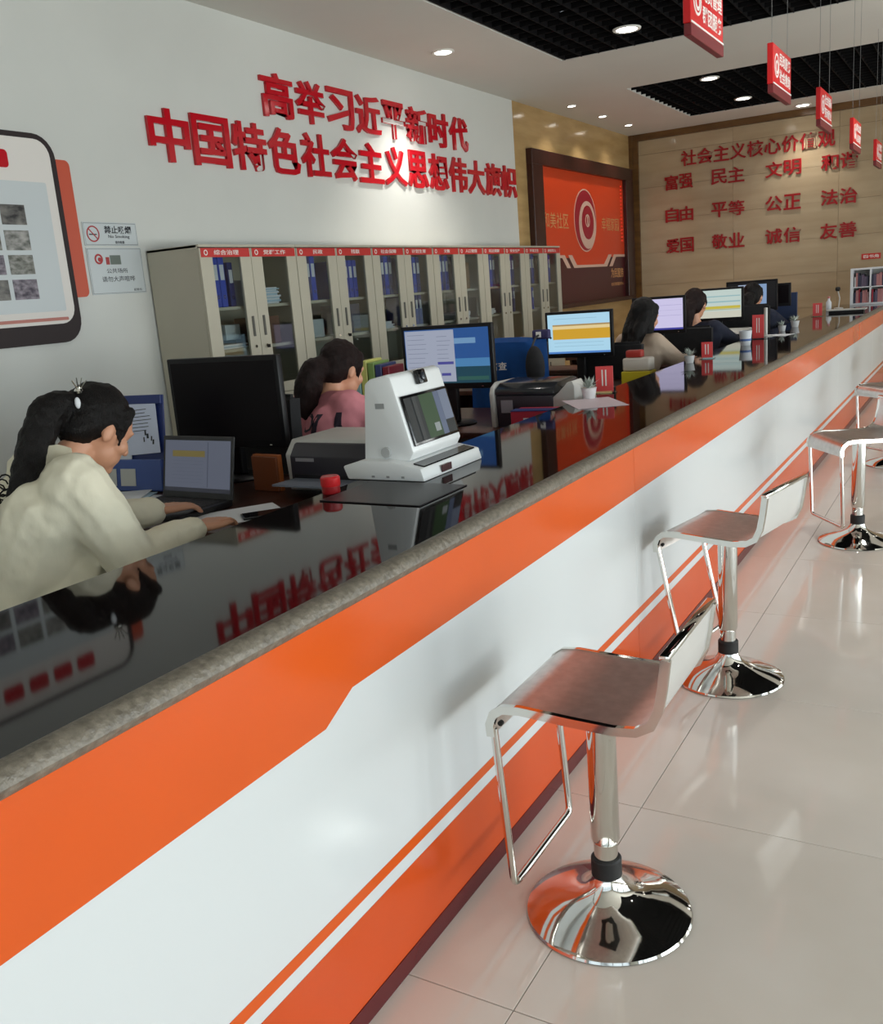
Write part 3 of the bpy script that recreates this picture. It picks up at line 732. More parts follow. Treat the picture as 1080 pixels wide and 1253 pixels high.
# ------------------------------------------------------------------ monitors
def scr(name, c, e): return mat('screen_' + name, c, 0.4, emit=e)
def monitor(xc, y, zb, w, h, label, rects, off=False, rz=0.0, logo=False, group='desktop monitors behind the counter'):
    t = empty('monitor', (xc, y, DZ), rz, label, 'monitor', group)
    b = zb - DZ; bz = 0.018
    box('housing', M_plast, -w / 2, w / 2, 0.0, 0.03, b, b + h, t, 0.005, 2)
    box('rear_cover', M_plast, -w * 0.3, w * 0.3, 0.03, 0.06, b + h * 0.2, b + h * 0.85, t, 0.01, 2)
    box('stand', M_plast, -0.03, 0.03, 0.02, 0.05, 0.015, b + h * 0.3, t, 0.004, 1)
    lathe('stand_base', M_plast, [(0, 0.0), (0.11, 0.0), (0.112, 0.006), (0.1, 0.014), (0, 0.016)], t, 32, loc=(0, 0.03, 0.0))
    W, Hh = w - 2 * bz, h - 2.6 * bz
    s = box('screen', M_off if off else mat('screen_glass', (20, 22, 30), 0.25), -W / 2, W / 2, -0.0012, 0.0, b + 1.6 * bz, b + h - bz, t)
    if rects:
        T = frameT((-W / 2, -0.0016, b + 1.6 * bz), (1, 0, 0), (0, 0, 1))
        patch('screen_image', [(r[0] * W, r[1] * Hh, r[2] * W, r[3] * Hh, r[4]) for r in rects], s, T)
    if logo: glyph('maker_mark', 'MONITOR', mat('mark_grey', (150, 150, 150), 0.4), t, (-0.03, -0.0008, b + 0.008), (1, 0, 0), (0, 0, 1), 0.05, 0.008, 0.0006)
    else: box('power_light', M_chrome, w * 0.36, w * 0.38, -0.001, 0.0, b + 0.01, b + 0.014, t)
    return t
E1 = 0.62
m1 = monitor(-2.515, 2.67, 0.872, 0.555, 0.345, 'large black switched-off monitor behind the laptop', None, True)
box('mark_bar', mat('mark_grey', (150, 150, 150), 0.4), -0.022, 0.022, -0.0012, 0.0, 0.1345, 0.1405, m1)
# screen pictures
wd = [(0, 0, 1, 1, scr('sky', (44, 96, 168), E1)), (0.0, 0.0, 1, 0.3, scr('sea', (30, 78, 96), E1)), (0.0, 0.3, 1, 0.45, scr('horizon', (86, 150, 206), E1)),
      (0.6, 0.72, 0.85, 0.82, scr('cloud', (130, 176, 220), E1)), (0.62, 0.05, 0.98, 0.12, scr('shore', (54, 104, 96), E1)),
      (0.01, 0.03, 0.60, 0.98, scr('page', (186, 194, 216), E1)), (0.39, 0.35, 0.58, 0.40, scr('violet', (84, 84, 170), E1)), (0.43, 0.14, 0.54, 0.19, scr('violet', (84, 84, 170), E1))]
for k in range(10): wd.append((0.04, 0.90 - k * 0.085, 0.04 + random.uniform(0.2, 0.33), 0.907 - k * 0.085, scr('line', (128, 136, 160), E1)))
for k in range(6): wd.append((0.40, 0.86 - k * 0.08, 0.52 + random.uniform(0, 0.05), 0.867 - k * 0.08, scr('line', (128, 136, 160), E1)))
monitor(-2.285, 4.0, 0.925, 0.505, 0.31, 'monitor showing a white document beside a blue sea wallpaper', wd)
am = [(0, 0, 1, 1, scr('paleblue', (172, 214, 236), 0.95)), (0.08, 0.36, 1, 0.66, scr('amber', (206, 158, 44), 0.95)), (0.08, 0.62, 1, 0.72, scr('sand', (226, 204, 150), 0.95)), (0.08, 0.7, 1, 0.74, scr('brownline', (170, 140, 90), 0.95)),
      (0.0, 0.0, 1, 0.05, scr('taskbar', (80, 130, 200), 0.95)), (0.1, 0.18, 0.9, 0.19, scr('line2', (140, 180, 200), 0.95)), (0.1, 0.27, 0.9, 0.28, scr('line2', (140, 180, 200), 0.95)), (0.1, 0.88, 0.8, 0.89, scr('line2', (140, 180, 200), 0.95))]
monitor(-2.315, 5.8, 0.905, 0.465, 0.30, 'monitor showing a pale blue page with an amber table', am)
li = [(0, 0, 1, 1, scr('lilac', (204, 198, 232), 0.95)), (0, 0, 1, 0.06, scr('taskdark', (60, 60, 150), 0.95)), (0.1, 0.45, 0.98, 0.465, scr('lilacline', (176, 170, 210), 0.95)), (0.1, 0.78, 0.98, 0.795, scr('lilacline', (176, 170, 210), 0.95)), (0.1, 0.62, 0.98, 0.63, scr('lilacline', (176, 170, 210), 0.95))]
monitor(-2.115, 6.88, 0.965, 0.40, 0.27, 'monitor with a plain lilac screen, beside the long-haired worker', li)
ye = [(0, 0, 1, 1, scr('mint', (196, 212, 206), 0.9)), (0.1, 0.32, 0.98, 0.42, scr('yellow', (200, 184, 70), 0.9)), (0, 0.0, 1, 0.24, scr('cream', (206, 206, 190), 0.9)), (0.1, 0.55, 0.98, 0.60, scr('teal', (150, 186, 190), 0.9)), (0.1, 0.75, 0.98, 0.79, scr('teal', (150, 186, 190), 0.9)), (0.1, 0.28, 0.98, 0.31, scr('grn', (170, 176, 140), 0.9))]
monitor(-2.03, 8.3, 0.962, 0.43, 0.28, 'monitor with a pale screen crossed by a yellow row', ye)
bl = [(0, 0, 1, 1, scr('blackish', (22, 22, 30), 0.3)), (0.22, 0.04, 0.52, 0.92, scr('bluewhite', (176, 192, 220), 0.8)), (0.54, 0.04, 0.82, 0.92, scr('blue3', (140, 168, 206), 0.8))]
monitor(-1.965, 9.32, 0.985, 0.47, 0.285, 'farthest monitor with two pale blue columns on screen', bl)
monitor(-1.86, 9.72, 1.0, 0.36, 0.22, 'dark monitor seen behind the farthest lit monitor', None, True)

# ------------------------------------------------------------------ laptop, papers and holder on the first desk
lt = empty('laptop', (-2.345, 2.29, DZ), R_(-2), 'open black laptop in front of the woman in the cream jacket', 'laptop')
box('keyboard_base', M_lap, -0.17, 0.17, -0.235, 0.0, 0.0, 0.02, lt, 0.003, 2)
kb = box('keyboard', M_keys, -0.15, 0.15, -0.13, -0.02, 0.0202, 0.0212, lt)
bm = bmesh.new()
for r in range(5):
    for c_ in range(14): add_box(bm, -0.147 + c_ * 0.021, -0.129 + c_ * 0.021, -0.126 + r * 0.021, -0.108 + r * 0.021, 0.0213, 0.0228)
tag(finish(bm, 'keys', M_keys, kb), kind='stuff')
box('touchpad', mat('touchpad', (60, 58, 58), 0.3), -0.05, 0.05, -0.21, -0.145, 0.0202, 0.0208, lt)
Tl = Matrix.Translation((0, 0.0, 0.018)) @ Matrix.Rotation(R_(-12), 4, 'X')
lid = box('lid', M_lap, -0.17, 0.17, 0.0, 0.007, 0.0, 0.215, lt, 0.002, 1, T=Tl)
T = Tl @ frameT((-0.158, -0.0008, 0.022), (1, 0, 0), (0, 0, 1))
W, Hh = 0.316, 0.178
lr = [(0, 0, 1, 1, scr('lap_grey', (104, 110, 128), 0.55)), (0.0, 0.0, 1, 0.08, scr('lap_dark', (52, 54, 66), 0.5)), (0.12, 0.68, 0.62, 0.80, scr('lap_mustard', (126, 112, 60), 0.55)), (0.66, 0.1, 0.67, 0.97, scr('lap_line', (80, 86, 104), 0.5))]
for k in range(7): lr.append((0.12, 0.60 - k * 0.07, 0.6, 0.603 - k * 0.07, scr('lap_line', (80, 86, 104), 0.5)))
patch('screen_image', [(r[0] * W, r[1] * Hh, r[2] * W, r[3] * Hh, r[4]) for r in lr], lid, T)

def sheet(name, x, y, z, rz, w, d, mt, label, cat='paper', h=0.0012):
    return tag(box(name, mt, -w / 2, w / 2, -d / 2, d / 2, 0, h, None, loc=(x, y, z), rot=(0, 0, rz)), label, cat)
sheet('paper_sheet', -2.06, 2.17, DZ, R_(-35), 0.21, 0.297, M_paper, 'white paper sheet on the desk between the laptop and the phone', h=0.002)
ph = empty('mobile_phone', (-1.955, 2.20, DZ + 0.0022), R_(-40), 'black mobile phone lying on the paper beside the hand', 'phone')
box('phone_body', M_devblack, -0.037, 0.037, -0.08, 0.08, 0, 0.008, ph, 0.003, 2); box('phone_screen', mat('phone_glass', (26, 24, 28), 0.05), -0.034, 0.034, -0.074, 0.074, 0.0081, 0.0085, ph)
for k in range(3):
    sheet('paper_sheet', -2.66 - 0.02 * k, 2.20 + 0.015 * k, DZ + 0.004 * k, R_(14 + 9 * k), 0.21, 0.29, (M_paper, M_bluepaper, M_paper)[k], ('lowest', 'middle pale blue', 'topmost white')[k] + ' sheet of the loose papers left of the laptop', h=0.0035)
ho = empty('document_holder', (-2.79, 2.42, DZ), R_(8), 'blue plastic document holder with hanging white papers behind the laptop', 'document holder')
M_holder = mat('holder_blue', (34, 50, 110), 0.4)
Th = Matrix.Rotation(R_(-8), 4, 'X')
box('back_board', M_holder, -0.15, 0.15, 0.0, 0.006, 0.0, 0.36, ho, 0.002, 1, T=Th)
box('top_clip', M_holder, -0.15, 0.15, -0.014, -0.001, 0.325, 0.36, ho, 0.003, 1, T=Th)
box('pocket', mat('holder_pocket', (60, 84, 150), 0.3), -0.15, 0.15, -0.03, -0.006, 0.0, 0.12, ho, 0.003, 1, T=Th)
box('hanging_sheet', M_paper, -0.145, -0.01, -0.008, -0.0062, 0.10, 0.33, ho, T=Th @ Matrix.Rotation(R_(3), 4, 'Y'))
box('hanging_sheet', mat('paper_bluish', (206, 212, 232), 0.7), 0.0, 0.145, -0.013, -0.0112, 0.135, 0.335, ho, T=Th @ Matrix.Rotation(R_(-4), 4, 'Y'))  # right-hand sheet in a slightly bluer paper tone
box('label_card', mat('label_card', (196, 196, 190), 0.6), -0.13, -0.06, -0.0325, -0.031, 0.02, 0.085, ho, T=Th)
box('label_card', mat('label_card', (196, 196, 190), 0.6), -0.04, 0.03, -0.0325, -0.031, 0.02, 0.085, ho, T=Th)
bm = bmesh.new()
for k in range(7): add_box(bm, 0.03, 0.03 + random.uniform(0.06, 0.09), -0.0138, -0.0131, 0.30 - k * 0.013, 0.3025 - k * 0.013, T=Th @ Matrix.Rotation(R_(-4), 4, 'Y'))
for k in range(5): add_box(bm, 0.075 + 0.008 * (k % 3), 0.08 + 0.01 * (k % 3), -0.0138, -0.0131, 0.18 + 0.006 * k, 0.198 + 0.006 * k, T=Th @ Matrix.Rotation(R_(-4 + 10 * (k % 2)), 4, 'Y'))
tag(finish(bm, 'handwriting', M_darktext, ho), kind='stuff')
bx = empty('wooden_tray', (-2.66, 2.55, DZ), 0, 'small red-brown wooden box between the document holder and the laptop', 'box')
box('tray_body', mat('tray_wood', (122, 58, 40), 0.35, c2=(92, 40, 28), scale=6), -0.09, 0.12, -0.06, 0.06, 0, 0.13, bx, 0.004, 2)
box('tray_drawer', mat('tray_wood2', (104, 48, 34), 0.35), -0.08, 0.11, -0.066, -0.0605, 0.02, 0.065, bx, 0.002, 1); lathe('drawer_knob', M_rubber, [(0, 0), (0.007, 0), (0.007, 0.01), (0, 0.01)], bx, 12, loc=(0.03, -0.066, 0.04), rot=(R_(90), 0, 0))
fo = empty('orange_folder', (-2.215, 2.54, DZ), R_(84), 'orange cardboard folder standing between the monitor and the printer', 'folder')
box('folder_cover', mat('folder_orange', (160, 84, 32), 0.5), -0.02, 0.0, -0.065, 0.065, 0, 0.13, fo, 0.002, 1)
box('folder_spine', mat('folder_dark', (120, 60, 26), 0.5), -0.03, -0.021, -0.063, 0.063, 0, 0.125, fo, 0.002, 1)

# ------------------------------------------------------------------ printers
pr = empty('dot_matrix_printer', (-1.895, 2.70, DZ), R_(0), 'wide grey and dark printer on the desk behind the red stamp pad', 'printer')
def pz(l): return l
prism('casing', M_prn, [(-0.155, 0.0), (-0.165, 0.13), (-0.12, 0.178), (0.15, 0.178), (0.16, 0.13), (0.16, 0.0)], -0.24, 0.24, 'x', pr, 0.004)
prism('front_cover', M_prnd, [(-0.1725, 0.015), (-0.1725, 0.125), (-0.14, 0.165), (-0.12, 0.17), (-0.12, 0.015)], -0.215, 0.215, 'x', pr, 0.004)
box('paper_slot', mat('slot_black', (20, 18, 22), 0.5), -0.2, 0.2, -0.176, -0.171, 0.05, 0.062, pr)
box('maker_plate', mat('plate_grey', (150, 146, 150), 0.4), -0.19, -0.11, -0.1735, -0.1715, 0.108, 0.120, pr, T=None)
prism('paper_tray', mat('tray_grey', (128, 134, 148), 0.4), [(-0.30, 0.045), (-0.30, 0.052), (-0.17, 0.048), (-0.17, 0.040)], -0.2, 0.2, 'x', pr)
p2 = empty('laser_printer', (-1.83, 4.08, DZ), R_(0), 'dark grey printer with rounded lid and flared light side behind the second desk', 'printer')
prism('casing', M_prnd, [(-0.14, 0.0), (-0.15, 0.15), (0.15, 0.17), (0.15, 0.0)], -0.17, 0.12, 'x', p2, 0.006)
prism('lid', mat('printer_lid', (40, 42, 46), 0.14), [(-0.155, 0.152), (-0.15, 0.18), (-0.10, 0.205), (0.08, 0.212), (0.14, 0.20), (0.15, 0.172)], -0.17, 0.13, 'x', p2, 0.006)
prism('side_cover', M_prn, [(-0.155, 0.0), (-0.165, 0.16), (-0.15, 0.19), (-0.10, 0.212), (0.15, 0.205), (0.15, 0.0)], -0.195, -0.172, 'x', p2, 0.006)
prism('flared_guide', M_prn, [(0.10, 0.0), (0.10, 0.13), (0.15, 0.155), (0.19, 0.205), (0.215, 0.212), (0.225, 0.19), (0.225, 0.0)], -0.14, -0.02, 'y', p2, 0.005)
box('button_panel', mat('panel_grey', (140, 136, 142), 0.4), -0.14, -0.08, -0.156, -0.151, 0.07, 0.13, p2, 0.001, 1)
p3 = empty('small_printer', (-1.84, 7.98, DZ), 0, 'small dark printer with light rim behind the white cup', 'printer')
prism('casing', M_prnd, [(-0.14, 0.0), (-0.15, 0.13), (0.14, 0.14), (0.14, 0.0)], -0.16, 0.13, 'x', p3, 0.006)
prism('lid', M_prn, [(-0.155, 0.132), (-0.13, 0.15), (0.12, 0.165), (0.14, 0.142)], -0.165, 0.135, 'x', p3, 0.004)
st = None

# ------------------------------------------------------------------ items on the counter
CT = 0.8823
mt_ = tag(box('desk_mat', mat('mat_black', (38, 34, 38), 0.35), -0.155, 0.155, -0.12, 0.125, 0, 0.003, loc=(-1.345, 2.015, CT), bev=0.001, seg=1), 'flat black mat on the granite in front of the white terminal', 'mat')
sp = empty('stamp_pad', (-1.53, 1.99, CT), 0, 'small round red ink pad at the inner edge of the granite', 'ink pad')
lathe('pad_base', mat('pad_red_dark', (150, 26, 30), 0.3), [(0, 0), (0.024, 0), (0.025, 0.003), (0.025, 0.020), (0, 0.020)], sp, 28)
lathe('pad_lid', mat('pad_red', (196, 34, 38), 0.25), [(0, 0.0205), (0.026, 0.0205), (0.027, 0.024), (0.027, 0.043), (0.023, 0.048), (0, 0.049)], sp, 28)
# white identity terminal
tm = empty('white_terminal', (-1.47, 2.335, CT), 0, 'white service terminal with tilted screen and camera on the black granite', 'terminal')
hw = 0.15
prism('base', M_devwhite, [(-0.125, 0.0), (-0.14, 0.038), (-0.075, 0.056), (0.02, 0.056), (0.125, 0.036), (0.135, 0.0)], -0.175, 0.175, 'y', tm, 0.005)
prism('housing', M_devwhite, [(-0.085, 0.05), (-0.062, 0.27), (-0.045, 0.283), (0.012, 0.295), (0.028, 0.285), (0.085, 0.075), (0.07, 0.05)], -hw + 0.01, hw - 0.01, 'y', tm, 0.006)
# tilted face frame: from (0.028,0.285) to (0.085,0.075)
a = Vector((0.085, 0, 0.078)); b = Vector((0.030, 0, 0.283)); up_ = (b - a).normalized(); T = frameT(a, (0, 1, 0), up_)
L = (b - a).length
def face_box(nm, mt, u0, u1, v0, v1, w0, w1, par, bev=0.0): 
    bm = bmesh.new(); add_box(bm, u0, u1, v0, v1, w0, w1, bev, 2, T); return finish(bm, nm, mt, par, bev > 0)
sc_ = face_box('screen', M_devblack, -0.128, 0.128, 0.012, 0.158, 0.001, 0.006, tm, 0.002)
G1 = mat('terminal_screen', (30, 36, 34), 0.05)
patch('screen_image', [(-0.12, 0.02, 0.12, 0.15, scr('t_dark', (36, 42, 44), 0.35)), (-0.04, 0.02, 0.04, 0.15, mat('screen_green', (60, 96, 52), 0.4, emit=0.45)), (0.04, 0.02, 0.07, 0.15, scr('t_blue', (120, 136, 168), 0.45)), (0.07, 0.06, 0.12, 0.15, scr('t_blue2', (150, 164, 190), 0.45)), (-0.08, 0.02, -0.06, 0.15, scr('t_grey', (70, 74, 74), 0.4)), (0.0, 0.035, 0.03, 0.06, scr('t_white', (180, 190, 190), 0.5))], sc_, T @ Matrix.Translation((0, 0, 0.0064)))
cb = face_box('camera_block', M_devblack, -0.022, 0.022, 0.180, 0.222, 0.002, 0.018, tm, 0.004)
bm = bmesh.new(); add_lathe(bm, [(0, 0), (0.012, 0), (0.012, 0.004), (0.007, 0.006), (0, 0.006)], 20); bmesh.ops.transform(bm, matrix=T @ Matrix.Translation((0, 0.20, 0.018)), verts=bm.verts); finish(bm, 'lens', mat('lens_glass', (50, 54, 60), 0.05), cb, True)
prism('reader_tray', M_devblack, [(0.088, 0.0475), (0.122, 0.0405), (0.122, 0.0365), (0.088, 0.040)], -0.15, 0.15, 'y', tm)
box('front_label', mat('label_maroon', (66, 22, 26), 0.4), 0.1335, 0.1365, -0.075, -0.02, 0.008, 0.028, tm)
box('side_vent', mat('vent_grey', (150, 152, 152), 0.5), -0.03, 0.0, -hw + 0.0085, -hw + 0.0102, 0.20, 0.215, tm)
lathe('side_knob', mat('knob_grey', (180, 182, 182), 0.4), [(0, 0), (0.016, 0), (0.015, 0.008), (0, 0.009)], tm, 20, loc=(-0.005, -hw + 0.01, 0.075), rot=(R_(90), 0, 0))
for k in range(3): box('screw_slot', mat('vent_grey', (150, 152, 152), 0.5), -0.04 + 0.05 * k, -0.03 + 0.05 * k, -0.1762, -0.1748, 0.008, 0.014, tm)

# red standing cards with acrylic foot
def card(x, y, rz, s, label, ws=0.85):
    t = empty('name_card', (x, y, CT), rz, label, 'card', 'red cards standing on the granite')
    box('card_face', M_redcard, -0.045 * s * ws, 0.045 * s * ws, -0.002, 0.002, 0.006, 0.115 * s, t, 0.0006, 1)
    box('card_foot', M_clear, -0.05 * s, 0.05 * s, -0.03, 0.03, 0.0, 0.005, t)
    bm = bmesh.new()
    for k in range(2): add_box(bm, -0.012 + 0.016 * k, -0.006 + 0.016 * k, -0.0028, -0.0021, 0.03 * s, 0.10 * s)
    tag(finish(bm, 'card_writing', M_whitep, t), kind='stuff')
card(-1.52, 4.10, R_(10), 1.05, 'nearest red card standing on the granite, beside the dark printer')
card(-1.45, 5.66, R_(5), 0.85, 'second red card standing on the granite, before the small printer')
card(-1.45, 7.10, R_(5), 1.5, 'third red card, beside the white cup', 0.6)
card(-1.44, 9.75, R_(5), 1.1, 'farthest red card, before the white ledge on the counter')
def plantlet(x, y, s, label, pot=(228, 226, 226)):
    t = empty('small_plant', (x, y, CT), random.uniform(0, 6), label, 'plant', 'small potted plants on the granite')
    lathe('pot', mat('pot_white', pot, 0.3), [(0, 0), (0.022 * s, 0), (0.03 * s, 0.04 * s), (0.032 * s, 0.042 * s), (0, 0.042 * s)], t, 20)
    bm = bmesh.new(); rnd = random.Random(int(y * 100))
    for k in range(26):
        a = rnd.uniform(0, 6.28); e = rnd.uniform(0.2, 1.3); l = rnd.uniform(0.03, 0.06) * s
        d = Vector((math.cos(a) * math.cos(e), math.sin(a) * math.cos(e), math.sin(e)))
        p0 = Vector((0, 0, 0.04 * s)); p1 = p0 + d * l; side = d.cross(Vector((0, 0, 1))).normalized() * 0.007 * s
        v = [bm.verts.new(p) for p in (p0, (p0 + p1) / 2 + side, p1, (p0 + p1) / 2 - side + Vector((0, 0, 0.003)))]
        bm.faces.new(v)
    f = finish(bm, 'leaves', mat('leaf_silver', (176, 184, 176), 0.5), t); tag(f, kind='stuff')
plantlet(-1.52, 3.90, 1.15, 'silvery little plant at the counter edge by the nearest red card')
plantlet(-1.49, 5.42, 1.0, 'silvery little plant left of the second red card')
plantlet(-1.42, 7.85, 1.0, 'silvery little plant right of the white cup')
plantlet(-1.40, 8.3, 1.2, 'silvery little plant before the blue partition')
sheet('paper_sheet', -1.44, 3.75, CT, R_(35), 0.21, 0.32, mat('pinkish_paper', (206, 190, 196), 0.5), 'pale pink paper sheet on the granite before the dark printer')
sheet('paper_sheet', -1.40, 7.4, CT, R_(80), 0.2, 0.25, M_paper, 'white paper sheet on the granite beyond the cup')
cu = empty('paper_cup', (-1.42, 6.55, CT), 0, 'white paper cup with a blue stripe on the granite', 'cup')
lathe('cup_body', M_paper, [(0, 0), (0.032, 0), (0.042, 0.095), (0.044, 0.098), (0.040, 0.098), (0.031, 0.004), (0, 0.004)], cu, 24)
lathe('blue_stripe', mat('cup_blue', (80, 110, 170), 0.4), [(0.0355, 0.03), (0.0362, 0.03), (0.0382, 0.045), (0.0375, 0.045)], cu, 24)
po2 = empty('metal_post', (-1.44, 7.32, CT), 0, 'thin pale upright post standing on the granite beyond the cup', 'post')
lathe('post_foot', M_prn, [(0, 0), (0.05, 0), (0.05, 0.006), (0, 0.008)], po2, 24); lathe('post_rod', M_prn, [(0, 0.007), (0.013, 0.007), (0.013, 0.21), (0, 0.212)], po2, 16)
ib = empty('ink_box', (-1.63, 3.66, DZ), R_(5), 'red box lying below the dark printer at the counter edge', 'box')
box('box_body', mat('box_red', (186, 44, 66), 0.4), -0.10, 0.10, -0.07, 0.07, 0.0, 0.10, ib, 0.003, 1); box('box_flap', mat('box_blue', (40, 60, 120), 0.4), -0.10, 0.10, -0.072, 0.0, 0.1002, 0.104, ib)
box('box_label', M_paper, -0.04, 0.04, -0.0712, -0.0702, 0.03, 0.07, ib)
ib.location = (-1.75, 3.84, DZ)
yb = empty('snack_box', (-1.68, 5.12, 0), 0, 'yellow and white carton beside the long-haired worker', 'box')
box('carton', mat('carton_yellow', (206, 186, 40), 0.45), -0.09, 0.09, -0.06, 0.06, 0.0, 0.09, yb, 0.003, 1)
box('carton_top', mat('carton_white', (206, 196, 184), 0.5), -0.085, 0.085, -0.05, 0.055, 0.0905, 0.17, yb, 0.012, 3)
box('carton_bag', mat('carton_red', (170, 50, 40), 0.5), -0.07, 0.03, -0.03, 0.03, 0.171, 0.215, yb, 0.01, 3)
yb.location = (-1.83, 5.53, DZ)
# far end of counter
lg = empty('white_ledge', (-1.24, 10.25, CT), 0, 'long low white ledge box across the far end of the granite', 'tray')
box('ledge_top', M_prn, -0.18, 0.18, -0.08, 0.08, 0.022, 0.034, lg, 0.002, 1); box('ledge_foot', M_black, -0.16, 0.16, -0.06, 0.07, 0.0, 0.022, lg)
dl = empty('desk_microphone', (-1.40, 10.9, CT), 0, 'slender desk microphone with black foam head at the far end of the counter', 'microphone')
lathe('mic_base', M_prn, [(0, 0), (0.05, 0), (0.045, 0.02), (0, 0.025)], dl, 20); tube('mic_stem', M_prn, [(0, 0, 0.02), (0.01, 0, 0.12), (-0.01, 0, 0.2)], 0.006, dl, 8)
lathe('foam_head', M_rubber, [(0, 0), (0.018, 0.004), (0.026, 0.02), (0.022, 0.042), (0, 0.05)], dl, 16, loc=(-0.01, 0, 0.19))
bt = empty('bottle', (-1.47, 10.7, CT), 0, 'small white bottle beside the desk microphone', 'bottle')
lathe('bottle_body', M_paper, [(0, 0), (0.025, 0), (0.027, 0.01), (0.027, 0.09), (0.012, 0.115), (0.012, 0.13), (0, 0.13)], bt, 16); lathe('bottle_cap', mat('cap_pink', (200, 120, 120), 0.4), [(0, 0.1305), (0.014, 0.1305), (0.014, 0.15), (0, 0.15)], bt, 16)
pt = empty('blue_partition', (-1.90, 9.95, 0.0), 0, 'dark blue desk partition panel beside the farthest monitors', 'partition')
box('panel', mat('partition_blue', (44, 58, 92), 0.7), -0.24, 0.24, 0.0, 0.03, 0.05, 1.12, pt, 0.004, 1)
for s in (-1, 1): box('foot', M_black, s * 0.2 - 0.02, s * 0.2 + 0.02, -0.12, 0.15, 0.0, 0.05, pt)
# bookshelf at the far end of the counter
bs = empty('bookshelf', (-1.02, 11.85, CT + 0.0004), 0, 'white bookshelf with red and white booklets on the far end of the counter', 'bookshelf')
w = 0.37
for nm, a in (('side', (-w, -w + 0.03, 0, 0.385)), ('side', (w - 0.03, w, 0, 0.385)), ('top', (-w, w, 0.385, 0.405)), ('bottom', (-w + 0.03, w - 0.03, 0, 0.02)), ('divider', (-0.17, -0.155, 0.02, 0.385)), ('divider', (0.10, 0.115, 0.02, 0.385))):
    box(nm, M_paper, a[0], a[1], -0.1, 0.12, a[2], a[3], bs)
box('back', M_prn, -w + 0.03, w - 0.03, 0.11, 0.12, 0.02, 0.385, bs)
box('shelf', M_paper, -w + 0.03, w - 0.03, -0.1, 0.108, 0.19, 0.2, bs)
rb = random.Random(3)
bcol = [(150, 40, 56), (200, 196, 196), (96, 84, 104), (176, 120, 120), (60, 60, 80), (190, 150, 150)]
bname = ['crimson', 'white', 'greyish purple', 'dusty rose', 'dark slate', 'pale pink']
for z in (0.0206, 0.2006):
    x = -w + 0.04
    while x < w - 0.06:
        wd_ = rb.uniform(0.014, 0.03)
        if x < -0.17 < x + wd_ + 0.004 or x < -0.155 < x + wd_: x = -0.15; continue
        if x < 0.10 < x + wd_ + 0.004 or x < 0.115 < x + wd_: x = 0.12; continue
        ci_ = rb.randrange(6); c_ = bcol[ci_]; hh = rb.uniform(0.11, 0.16)
        o = tag(box('booklet', mat('booklet_%d_%d_%d' % c_, c_, 0.5), 0, wd_ - 0.001, -0.08, 0.06, 0, hh, loc=(bs.location.x + x, bs.location.y, CT + z), bev=0.001, seg=1),
                '%s booklet standing in the %s row of the white bookshelf' % (bname[ci_], 'lower' if z < 0.1 else 'upper'), 'book', 'booklets in the %s row of the bookshelf' % ('lower' if z < 0.1 else 'upper'))
        x += wd_ + 0.0005

# ------------------------------------------------------------------ office chairs
def chair(x, y, rz, label, top=1.05, vest=False):
    t = empty('office_chair', (x, y, 0), rz, label, 'chair', 'office chairs behind the counter')
    box('seat', M_chair, -0.24, 0.24, -0.22, 0.24, 0.40, 0.465, t, 0.025, 3)
    bm = bmesh.new(); h0, h1 = 0.50, top
    n = 8
    prof = []
    for k in range(n + 1):
        v = k / n; prof.append((-0.235 - 0.05 * v - 0.03 * math.sin(v * 3.14), h0 + (h1 - h0) * v))
    pts = [(p[0], p[1]) for p in prof] + [(p[0] - 0.05, p[1]) for p in reversed(prof)]
    add_prism(bm, pts, -0.22, 0.22, 'x')
    bmesh.ops.bevel(bm, geom=[e for e in bm.edges if e.calc_length() > 0.3 or e.calc_length() < 0.06], offset=0.018, segments=3, affect='EDGES')
    finish(bm, 'backrest', M_chair, t, True)
    for s in (-1, 1):
        tube('armrest', M_black, rounded([(s * 0.26, -0.24, 0.52), (s * 0.28, -0.24, 0.67), (s * 0.28, 0.1, 0.67), (s * 0.26, 0.1, 0.44)], 0.05), 0.016, t, 10)
    lathe('gas_column', M_black, [(0, 0.09), (0.03, 0.09), (0.03, 0.4), (0, 0.4)], t, 16)
    for k in range(5):
        a = 2 * math.pi * k / 5
        l = tube('leg', M_black, [(0, 0, 0.09), (0.27 * math.cos(a), 0.27 * math.sin(a), 0.065)], 0.018, t, 8)
        lathe('castor', M_black, [(0, -0.015), (0.028, -0.015), (0.028, 0.015), (0, 0.015)], l, 14, loc=(0.27 * math.cos(a), 0.27 * math.sin(a), 0.028), rot=(R_(90), 0, a))
    return t
chair(-2.26, 1.42, R_(-15), 'black office chair under the woman in the cream jacket', 0.86)
chair(-2.47, 3.20, R_(-12), 'black office chair behind the woman in the pink shirt', 1.05)
cv = chair(-2.30, 5.05, R_(0), 'empty office chair wearing the bright blue vest', 1.10)
chair(-2.16, 6.27, R_(0), 'dark office chair of the long-haired worker before the lilac screen', 0.98)
chair(-1.99, 7.38, R_(0), 'dark office chair before the screen with the yellow row', 1.0)
chair(-1.86, 8.82, R_(0), 'dark office chair before the farthest screens', 1.08)
ve = empty('blue_vest', (-2.30, 4.76, 0.0), 0, 'bright blue vest with white lettering draped over the empty chair', 'vest')
M_vest = mat('vest_blue', (30, 96, 176), 0.6, var=0.12, scale=9, bump=0.3, bscale=18)
bm = bmesh.new()
nx_, nz_ = 24, 20
grid = []
